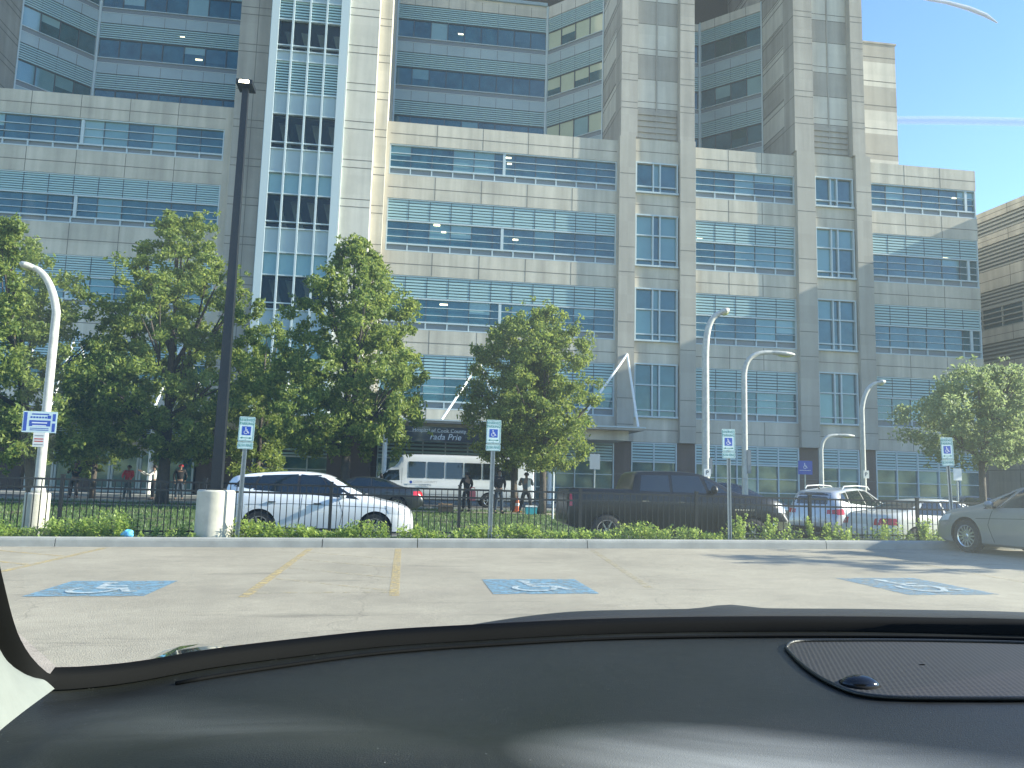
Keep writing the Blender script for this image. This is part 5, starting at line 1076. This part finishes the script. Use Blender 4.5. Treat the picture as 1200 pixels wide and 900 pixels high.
def tub(px,Y,w_,d_,h_,mt,name,label,cat,lid='white_paint'):
    x,y,z=at_ground(px,Y); T_=thing(name,label,cat,(x,y,z)); b=MB(); 
    for i,(q,zz) in enumerate(((.9,0),(1,h_*.8))): pass
    i=[b.P((sx*w_/2*q,sy*d_/2*q,zz)) for q,zz in ((.9,0),(1,h_*.85)) for sx,sy in ((-1,-1),(1,-1),(1,1),(-1,1))]
    b.f+=[[3,2,1,0],[4,5,6,7]]+[[k,(k+1)%4,4+(k+1)%4,4+k] for k in range(4)]; b.m+=[b.mi(mt)]*6; b.build('tub',T_)
    b=MB(); b.box(-w_/2-.01,w_/2+.01,-d_/2-.01,d_/2+.01,h_*.85,h_*.93,lid); b.box(-w_/2+.03,w_/2-.03,-d_/2+.03,d_/2-.03,h_*.93,h_,lid); b.build('lid',T_); b=MB(); b.tube([(-w_/2-.02,0,h_*.7),(-w_/2-.03,0,h_+.05),(w_/2+.03,0,h_+.05),(w_/2+.02,0,h_*.7)],.012,'trim_black',6); b.build('handle',T_)
tub(622,33.6,.5,.35,.36,'teal','cooler','teal cooler with pale lid on the grass beside the person with a white cloth','cooler'); tub(633,34.2,.42,.3,.30,'cloth_black','crate','dark crate on the grass right of the teal cooler','crate','trim_black')
x,y,z=at_ground(522,34); T_=thing('cardboard_box','open brown cardboard box on the lawn behind the white suv front','box',(x,y,z)); b=MB(); b.box(-.3,.3,-.2,.2,0,.01,'cardboard'); b.box(-.3,-.29,-.2,.2,.01,.3,'cardboard'); b.box(.29,.3,-.2,.2,.01,.3,'cardboard'); b.box(-.29,.29,-.2,-.19,.01,.3,'cardboard'); b.box(-.29,.29,.19,.2,.01,.3,'cardboard'); b.build('carton',T_); b=MB(); b.face([(-.3,-.2,.3),(.3,-.2,.3),(.3,-.32,.22),(-.3,-.32,.22)],'cardboard'); b.face([(-.3,.2,.302),(.3,.2,.302),(.3,.33,.36),(-.3,.33,.36)],'cardboard'); b.build('flap',T_,fix=False)
def cone(px,Y,label):
    x,y,z=at_ground(px,Y); T_=thing('traffic_cone',label,'traffic cone',(x,y,z)); b=MB(); b.box(-.19,.19,-.19,.19,0,.03,'orange'); b.lathe([(.14,.03),(.025,.71),(.02,.72)],(0,0,0),'orange',20); b.build('cone',T_); b=MB(); b.lathe([(.107,.27),(.085,.40)],(0,0,0),'white_text',20); b.build('band',T_)
cone(606,35.8,'orange traffic cone behind the left trunk of the round trees')

x,y,z=at_ground(84,39.5); person('person in black standing against the dark pier left of the doors',x,y,.17,1.74,R(0),'cloth_black','cloth_black',arms=((.1,.5),(.1,.5)))
x,y,z=at_ground(147,38.6); person('person in a red top at the entrance doors',x,y,.17,1.62,R(0),'cloth_red','cloth_grey',arms=((.1,.3),(.1,.3)))
x,y,z=at_ground(177,40); person('person in a white top, arms forward, left of the big tree trunk',x,y,.17,1.68,R(-60),'cloth_white','cloth_black',arms=((.1,.8),(.1,.8)))
x,y,z=at_ground(208,40.5); person('person with a red cap at the right door of the left entrance',x,y,.17,1.76,R(10),'cloth_black','cloth_navy',cap='cloth_red')
# ------------------------------------------------------------------ the car we look out of
CY=yaw
def cw(l,f,z): return Vector((l*math.cos(CY)+f*math.sin(CY),-l*math.sin(CY)+f*math.cos(CY),z))   # lateral, forward, height
def c_at(px,py,fw):      # point on the photograph's ray at forward distance fw
    d=ray(px,py); fd=d.x*math.sin(CY)+d.y*math.cos(CY); return EYE+d*(fw/fd)
CAR=thing('car_interior','black dashboard and windshield of the car the photo is taken from','car interior',(0,0,.1)); CO=(0,0,.1)
def plastic(name,c,rough,sc,strn,dist,spec=.5):
    m=mat(name,c,rough,0,spec); nt=m.node_tree; b=nt.nodes['Principled BSDF']; tc=nt.nodes.new('ShaderNodeTexCoord')
    v=nt.nodes.new('ShaderNodeTexVoronoi'); v.inputs['Scale'].default_value=sc; nt.links.new(tc.outputs['Object'],v.inputs['Vector'])
    bp=nt.nodes.new('ShaderNodeBump'); bp.inputs['Strength'].default_value=strn; bp.inputs['Distance'].default_value=dist; nt.links.new(v.outputs['Distance'],bp.inputs['Height']); nt.links.new(bp.outputs[0],b.inputs['Normal'])
    n=nt.nodes.new('ShaderNodeTexNoise'); n.inputs['Scale'].default_value=5; n.inputs['Detail'].default_value=9; n.inputs['Roughness'].default_value=.7; nt.links.new(tc.outputs['Object'],n.inputs['Vector'])
    mr=nt.nodes.new('ShaderNodeMapRange'); mr.inputs[1].default_value=.3; mr.inputs[2].default_value=.75; mr.inputs[3].default_value=.75; mr.inputs[4].default_value=1.5; nt.links.new(n.outputs[0],mr.inputs[0])
    s_=nt.nodes.new('ShaderNodeVectorMath'); s_.operation='SCALE'; s_.inputs[0].default_value=c; nt.links.new(mr.outputs[0],s_.inputs['Scale']); nt.links.new(s_.outputs[0],b.inputs['Base Color'])
    mr2=nt.nodes.new('ShaderNodeMapRange'); mr2.inputs[1].default_value=.3; mr2.inputs[2].default_value=.7; mr2.inputs[3].default_value=rough-.06; mr2.inputs[4].default_value=rough+.1; nt.links.new(n.outputs[0],mr2.inputs[0]); nt.links.new(mr2.outputs[0],b.inputs['Roughness'])
    return m
plastic('dash_vinyl',(.011,.0125,.0105),.38,900,.35,.0006)
def dust_and_glare(m):  # pale blobs are sun glare painted into the colour, fine specks are dust
    nt=m.node_tree; b=nt.nodes['Principled BSDF']; tc=nt.nodes.new('ShaderNodeTexCoord'); mp=nt.nodes.new('ShaderNodeMapping'); mp.inputs['Rotation'].default_value=(0,0,R(25)); mp.inputs['Scale'].default_value=(1.2,3.6,1); mp.inputs['Location'].default_value=(.35,.2,0)
    nt.links.new(tc.outputs['Object'],mp.inputs['Vector']); n=nt.nodes.new('ShaderNodeTexNoise'); n.inputs['Scale'].default_value=2.6; n.inputs['Detail'].default_value=7; n.inputs['Roughness'].default_value=.55; n.inputs['Distortion'].default_value=1.2; nt.links.new(mp.outputs[0],n.inputs['Vector'])
    mr=nt.nodes.new('ShaderNodeMapRange'); mr.inputs[1].default_value=.30; mr.inputs[2].default_value=.66; mr.inputs[3].default_value=.25; mr.inputs[4].default_value=1; nt.links.new(n.outputs[0],mr.inputs[0])
    def glare_blob(c,sx,sy):
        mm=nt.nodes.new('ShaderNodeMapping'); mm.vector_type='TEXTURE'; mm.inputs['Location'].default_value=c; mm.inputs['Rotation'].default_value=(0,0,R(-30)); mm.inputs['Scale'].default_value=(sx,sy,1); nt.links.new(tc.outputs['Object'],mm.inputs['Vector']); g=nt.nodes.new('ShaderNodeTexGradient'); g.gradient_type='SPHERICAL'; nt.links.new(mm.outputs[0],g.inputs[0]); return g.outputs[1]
    g1=glare_blob(cw(.235,.50,1.17),.25,.15); g2=glare_blob(cw(-.22,.60,1.17),.22,.09); ga=nt.nodes.new('ShaderNodeMath'); ga.operation='MULTIPLY_ADD'; nt.links.new(g2,ga.inputs[0]); ga.inputs[1].default_value=.14; nt.links.new(g1,ga.inputs[2]); gm=nt.nodes.new('ShaderNodeMath'); gm.operation='MULTIPLY'; nt.links.new(ga.outputs[0],gm.inputs[0]); nt.links.new(mr.outputs[0],gm.inputs[1]); mr=gm
    n2=nt.nodes.new('ShaderNodeTexNoise'); n2.inputs['Scale'].default_value=420; n2.inputs['Detail'].default_value=2; nt.links.new(tc.outputs['Object'],n2.inputs['Vector']); m2=nt.nodes.new('ShaderNodeMapRange'); m2.inputs[1].default_value=.76; m2.inputs[2].default_value=.80; nt.links.new(n2.outputs[0],m2.inputs[0])
    ad=nt.nodes.new('ShaderNodeMath'); ad.operation='MAXIMUM'; nt.links.new(mr.outputs[0],ad.inputs[0]); nt.links.new(m2.outputs[0],ad.inputs[1])
    src=b.inputs['Base Color'].links[0].from_socket; mx=nt.nodes.new('ShaderNodeMix'); mx.data_type='RGBA'; nt.links.new(ad.outputs[0],mx.inputs[0]); nt.links.new(src,mx.inputs[6]); mx.inputs[7].default_value=(.50,.53,.50,1); nt.links.new(mx.outputs[2],b.inputs['Base Color'])
dust_and_glare(M['dash_vinyl'])
plastic('cowl_black',(.006,.006,.006),.6,500,.2,.0005); mat('rubber_black',(.003,.0035,.0035),.75,0,.15); mat('pillar_trim',(.24,.26,.235),.7,noise=(40,.06),bump=(300,.2,.001)); mat('gloss_black',(.006,.006,.006),.12,0,.6)
mat('bonnet_paint',(.05,.055,.055),.18,.3,.5,coat=1)
def grille_mat():
    m=mat('grille_mesh',(.03,.03,.028),.55); nt=m.node_tree; b=nt.nodes['Principled BSDF']; tc=nt.nodes.new('ShaderNodeTexCoord')
    mp=nt.nodes.new('ShaderNodeMapping'); mp.inputs['Rotation'].default_value=(0,0,R(22)); mp.inputs['Scale'].default_value=(210,210,210); nt.links.new(tc.outputs['Object'],mp.inputs['Vector'])
    v=nt.nodes.new('ShaderNodeTexVoronoi'); v.voronoi_dimensions='2D'; v.inputs['Scale'].default_value=1; v.inputs['Randomness'].default_value=0; nt.links.new(mp.outputs[0],v.inputs['Vector'])
    cr=nt.nodes.new('ShaderNodeValToRGB'); cr.color_ramp.elements[0].position=.25; cr.color_ramp.elements[0].color=(.010,.010,.010,1); cr.color_ramp.elements[1].position=.45; cr.color_ramp.elements[1].color=(.055,.052,.045,1); nt.links.new(v.outputs['Distance'],cr.inputs[0]); nt.links.new(cr.outputs[0],b.inputs['Base Color'])
grille_mat()
# windshield base line (lower edge of the glass), from pixel survey with the plan curvature of a windshield
def fw_of(l): return 1.02-.40*min(1.3,abs((l-.33)/.78))**2.3
def base_pt(px,py):
    f=.9
    for _ in range(25):
        p=c_at(px,py,f); l=p.x*math.cos(CY)-p.y*math.sin(CY); f=.5*f+.5*fw_of(l)
    return c_at(px,py,f)
edge=[(58,801),(100,799),(160,792),(250,776),(350,763),(450,752),(560,745),(700,738),(850,735),(1000,735),(1120,737),(1200,739),(1300,744),(1420,752)]
A=[base_pt(*e) for e in edge]
def resample(P,n):
    P=[Vector(p) for p in P]; L=[0]
    for a,b in zip(P[:-1],P[1:]): L.append(L[-1]+(b-a).length)
    out=[]
    for k in range(n+1):
        t=L[-1]*k/n
        for i in range(len(L)-1):
            if t<=L[i+1]+1e-9: 
                u=(t-L[i])/(L[i+1]-L[i]); p0=P[max(i-1,0)];p1=P[i];p2=P[i+1];p3=P[min(i+2,len(P)-1)]
                out.append(.5*((2*p1)+(-p0+p2)*u+(2*p0-5*p1+4*p2-p3)*u*u+(-p0+3*p1-3*p2+p3)*u**3)); break
    return out
N=64; AE=resample(A,N)
def lf(p): return p.x*math.cos(CY)-p.y*math.sin(CY), p.x*math.sin(CY)+p.y*math.cos(CY)
def dash_bump(l,f):
    z=0
    # instrument hood swelling on the driver's side and a shallow valley beside it
    z+=.026*math.exp(-((l+.10)/.20)**2-((f-.50)/.10)**2)
    z-=.008*math.exp(-((l-.30)/.16)**2-((f-.62)/.2)**2)
    z+=.010*math.exp(-((l-.62)/.25)**2-((f-.55)/.2)**2)
    return z
def dash_z(l,f,ze):  # ze: height at the far edge
    return ze-.006-.030*max(0,(.9-f))**1.0*.6+dash_bump(l,f)
rows=[]
for k,p in enumerate(AE):
    l,f=lf(p); row=[]
    for j in range(41):
        t=j/40; l2=l*(1-t)+(l*1.15-.03)*t; f2=f*(1-t)+.16*t; row.append(cw(l2,f2,dash_z(l2,f2,p.z) if j else p.z-.004))
    row.append(cw(l*1.15-.03,.13,p.z-.30)); rows.append(row)
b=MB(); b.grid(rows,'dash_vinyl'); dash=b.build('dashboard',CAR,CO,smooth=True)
bmx=bmesh.new(); bmx.from_mesh(dash.data); dbvh=BVHTree.FromBMesh(bmx); bmx.free()
def on_dash(px,py,off=.002):
    d=ray(px,py).normalized(); h=dbvh.ray_cast(EYE-Vector(CO),d); 
    return (h[0]+h[1]*off*(1 if h[1].z>0 else -1)+Vector(CO)) if h[0] else None
# leather seam / defroster slot along the glass
b=MB(); S=[]; 
for k in range(6,N-2): p=AE[k]; l,f=lf(p); S.append(cw(l*.99,f-.035,dash_z(l*.99,f-.035,p.z)+.0015))
b.tube(S,.0022,'rubber_black',6); b.build('dash_seam',dash,CO,smooth=True)
# gasket and cowl outside
b=MB(); rows=[]
for k,p in enumerate(AE):
    l,f=lf(p); rows.append([cw(l,f-.006,p.z-.004),cw(l,f-.004,p.z+.006),cw(l,f+.006,p.z+.012),cw(l,f+.02,p.z+.004),cw(l,f+.02,p.z-.02)])
b.grid(rows,'rubber_black'); b.build('windshield_gasket',CAR,CO,smooth=True)
b=MB(); rows=[]; rg=random.Random(2)
for k,p in enumerate(AE):
    l,f=lf(p); u=sstep((l+.34)/.45); bu=.006*math.exp(-((l-.30)/.035)**2)
    rows.append([cw(l,f+.021,p.z-.02),cw(l,f+.03,p.z-.02+.030*u),cw(l*1.02,f+.07,p.z-.03+.042*u+.3*bu),cw(l*1.04,f+.12,p.z-.04+.044*u+bu),cw(l*1.05,f+.16,p.z-.05)])
b.grid(rows,'cowl_black'); b.build('cowl_panel',CAR,CO,smooth=True)
# bonnet whose crown shows over the lower left of the glass
b=MB(); rows=[]
BON=smoothP([(-.9,.50),(-.58,.33),(-.505,.265),(-.45,.232),(-.40,.206),(-.34,.203),(-.25,.206),(-.2,.25),(1.5,.26)],3)
for i in range(75):
    l=-.92+i*.035; row=[]
    for j in range(12):
        f=1.14+j*.1; D=interp(BON,l/f); z=1.45-D*f-.06*((f-1.5)/.5)**2
        row.append(cw(l,f,z))
    rows.append(row)
b.grid(rows,'bonnet_paint'); b.build('bonnet',CAR,CO,smooth=True)
# speaker grille with raised bead, light sensor
out=[(921,762),(926,756),(940,753.5),(985,753),(1050,753),(1120,754),(1200,756),(1260,760),(1300,775),(1300,806),(1262,820),(1200,822),(1130,822),(1050,821),(1010,817),(985,809),(958,795),(936,778)]
O=[on_dash(*p,.0025) for p in out]; O=[p for p in O if p]
cen=sum(O,Vector())/len(O); OS=resample(O+[O[0]],72)[:-1]
b=MB(); rows=[]
for q in (1,.75,.5,.25,.02):
    row=[]
    for p in OS+[OS[0]]:
        r_=cen.lerp(p,q); h=dbvh.ray_cast(Vector((r_.x,r_.y,3))-Vector(CO),Vector((0,0,-1))); row.append((h[0]+Vector(CO)+Vector((0,0,.0015))) if h[0] else r_)
    rows.append(row)
b.grid(rows,'grille_mesh'); sg_=b.build('speaker_grille',dash,CO,smooth=True)
b=MB(); b.tube(OS+[OS[0]],.0021,'dash_vinyl',8); b.build('grille_bead',sg_,CO,smooth=True)
sp_=on_dash(1008,803,0); b=MB(); rows=[]
for i in range(9):
    t=PI/2*i/8; rows.append([sp_+cw(.0185*math.cos(t)*math.cos(a),.013*math.cos(t)*math.sin(a),.0095*math.sin(t)) for a in [2*PI*k/24 for k in range(25)]])
b.grid(rows,'gloss_black'); b.lathe([(.0195,.0),(.0185,.002)],sp_,'rubber_black',24); b.build('light_sensor',dash,CO,smooth=True)
# left pillar: dark glass edge band and pale trim
pe=[(60,803),(45,797),(28,781),(14,760),(4,735),(-8,690),(-30,600),(-60,480),(-100,300)]; fe=[.66,.655,.645,.63,.61,.58,.52,.45,.36]
PE=resample([c_at(x,y,f) for (x,y),f in zip(pe,fe)],40); fe2=None
b=MB(); rows=[]
for p in PE:
    l,f=lf(p); rows.append([cw(l+.002,f+.008,p.z+.004),cw(l,f,p.z),cw(l-.004,f-.004,p.z+.001),cw(l-.006,f-.006,p.z-.002)])
b.grid(rows,'rubber_black'); b.build('glass_edge',CAR,CO,smooth=True)
q0=[(64,807),(30,832),(0,856),(-25,880),(-60,880),(-110,800),(-150,700),(-190,560),(-240,380)]; fq=[.65,.58,.52,.47,.43,.42,.40,.36,.30]
Q=resample([c_at(x,y,f) for (x,y),f in zip(q0,fq)],40)
b=MB(); rows=[]
for p,q in zip(PE,Q):
    l,f=lf(p); p2=cw(l-.005,f-.005,p.z-.0015); row=[]
    for j in range(9):
        t=j/8; m_=p2.lerp(q,t); m_+=Vector((.0,-.012,.010))*math.sin(PI*t); row.append(m_)
    rows.append(row)
b.grid(rows,'pillar_trim'); b.build('pillar_trim',CAR,CO,smooth=True)
# glass
def shield():
    m=bpy.data.materials.new('windshield_glass'); m.use_nodes=True; nt=m.node_tree; nt.nodes.remove(nt.nodes['Principled BSDF']); out=nt.nodes['Material Output']; L=nt.links.new
    t=nt.nodes.new('ShaderNodeBsdfTransparent'); t.inputs[0].default_value=(.93,.965,.905,1)
    g=nt.nodes.new('ShaderNodeBsdfGlossy'); g.inputs['Roughness'].default_value=.03; g.inputs[0].default_value=(1,1,1,1)
    fr=nt.nodes.new('ShaderNodeFresnel'); fr.inputs[0].default_value=1.35
    mx=nt.nodes.new('ShaderNodeMixShader'); L(fr.outputs[0],mx.inputs[0]); L(t.outputs[0],mx.inputs[1]); L(g.outputs[0],mx.inputs[2])
    # thin film of dust on the outside
    tl=nt.nodes.new('ShaderNodeBsdfTranslucent'); tl.inputs[0].default_value=(.85,.95,.84,1); d2=nt.nodes.new('ShaderNodeMixShader')
    tc=nt.nodes.new('ShaderNodeTexCoord'); n=nt.nodes.new('ShaderNodeTexNoise'); n.inputs['Scale'].default_value=3; n.inputs['Detail'].default_value=5; L(tc.outputs['Object'],n.inputs['Vector'])
    mr=nt.nodes.new('ShaderNodeMapRange'); mr.inputs[1].default_value=.3; mr.inputs[2].default_value=.7; mr.inputs[3].default_value=.032; mr.inputs[4].default_value=.062; L(n.outputs[0],mr.inputs[0])
    L(mr.outputs[0],d2.inputs[0]); L(mx.outputs[0],d2.inputs[1]); L(tl.outputs[0],d2.inputs[2]); L(d2.outputs[0],out.inputs['Surface']); M['windshield_glass']=m
shield()
b=MB(); rows=[]
for k,p in enumerate(AE):
    l,f=lf(p); row=[]
    for j in range(13):
        t=j/12; bow=.03*math.sin(PI*t); l2=l*(1-t)+(.33+(l-.33)*.82)*t-.17*max(0,1-k/10)*math.sqrt(t); f2=(f+.008)*(1-t)+(.10+(f-1.0)*.35)*t+bow; row.append(cw(l2,f2,(p.z+.012)*(1-t)+(1.45+.50)*t+bow))
    rows.append(row)
b.grid(rows,'windshield_glass'); b.build('windshield',CAR,CO,smooth=True,fix=False)

# right pillar and roof of our own car, outside the picture, which throw their shade on the dashboard
b=MB(); pr=[cw(1.10,.70,1.28),cw(1.05,.48,1.48),cw(.98,.26,1.70),cw(.93,.06,1.90)]; b.tube(pr,[.030,.030,.032,.036],'pillar_trim',8); b.build('pillar_trim',CAR,CO,smooth=True)
b=MB(); b.grid([[cw(l,f,1.93+.03*math.sin((l+.35)/1.3*PI)) for f in (.06,-.4,-.9,-1.4)] for l in lin(-.32,.95,8)],'pillar_trim'); b.grid([[cw(l,f,1.96+.03*math.sin((l+.35)/1.3*PI)) for f in (.06,-.4,-.9,-1.4)] for l in lin(-.32,.95,8)],'bonnet_paint'); b.build('roof',CAR,CO,smooth=True,fix=False)
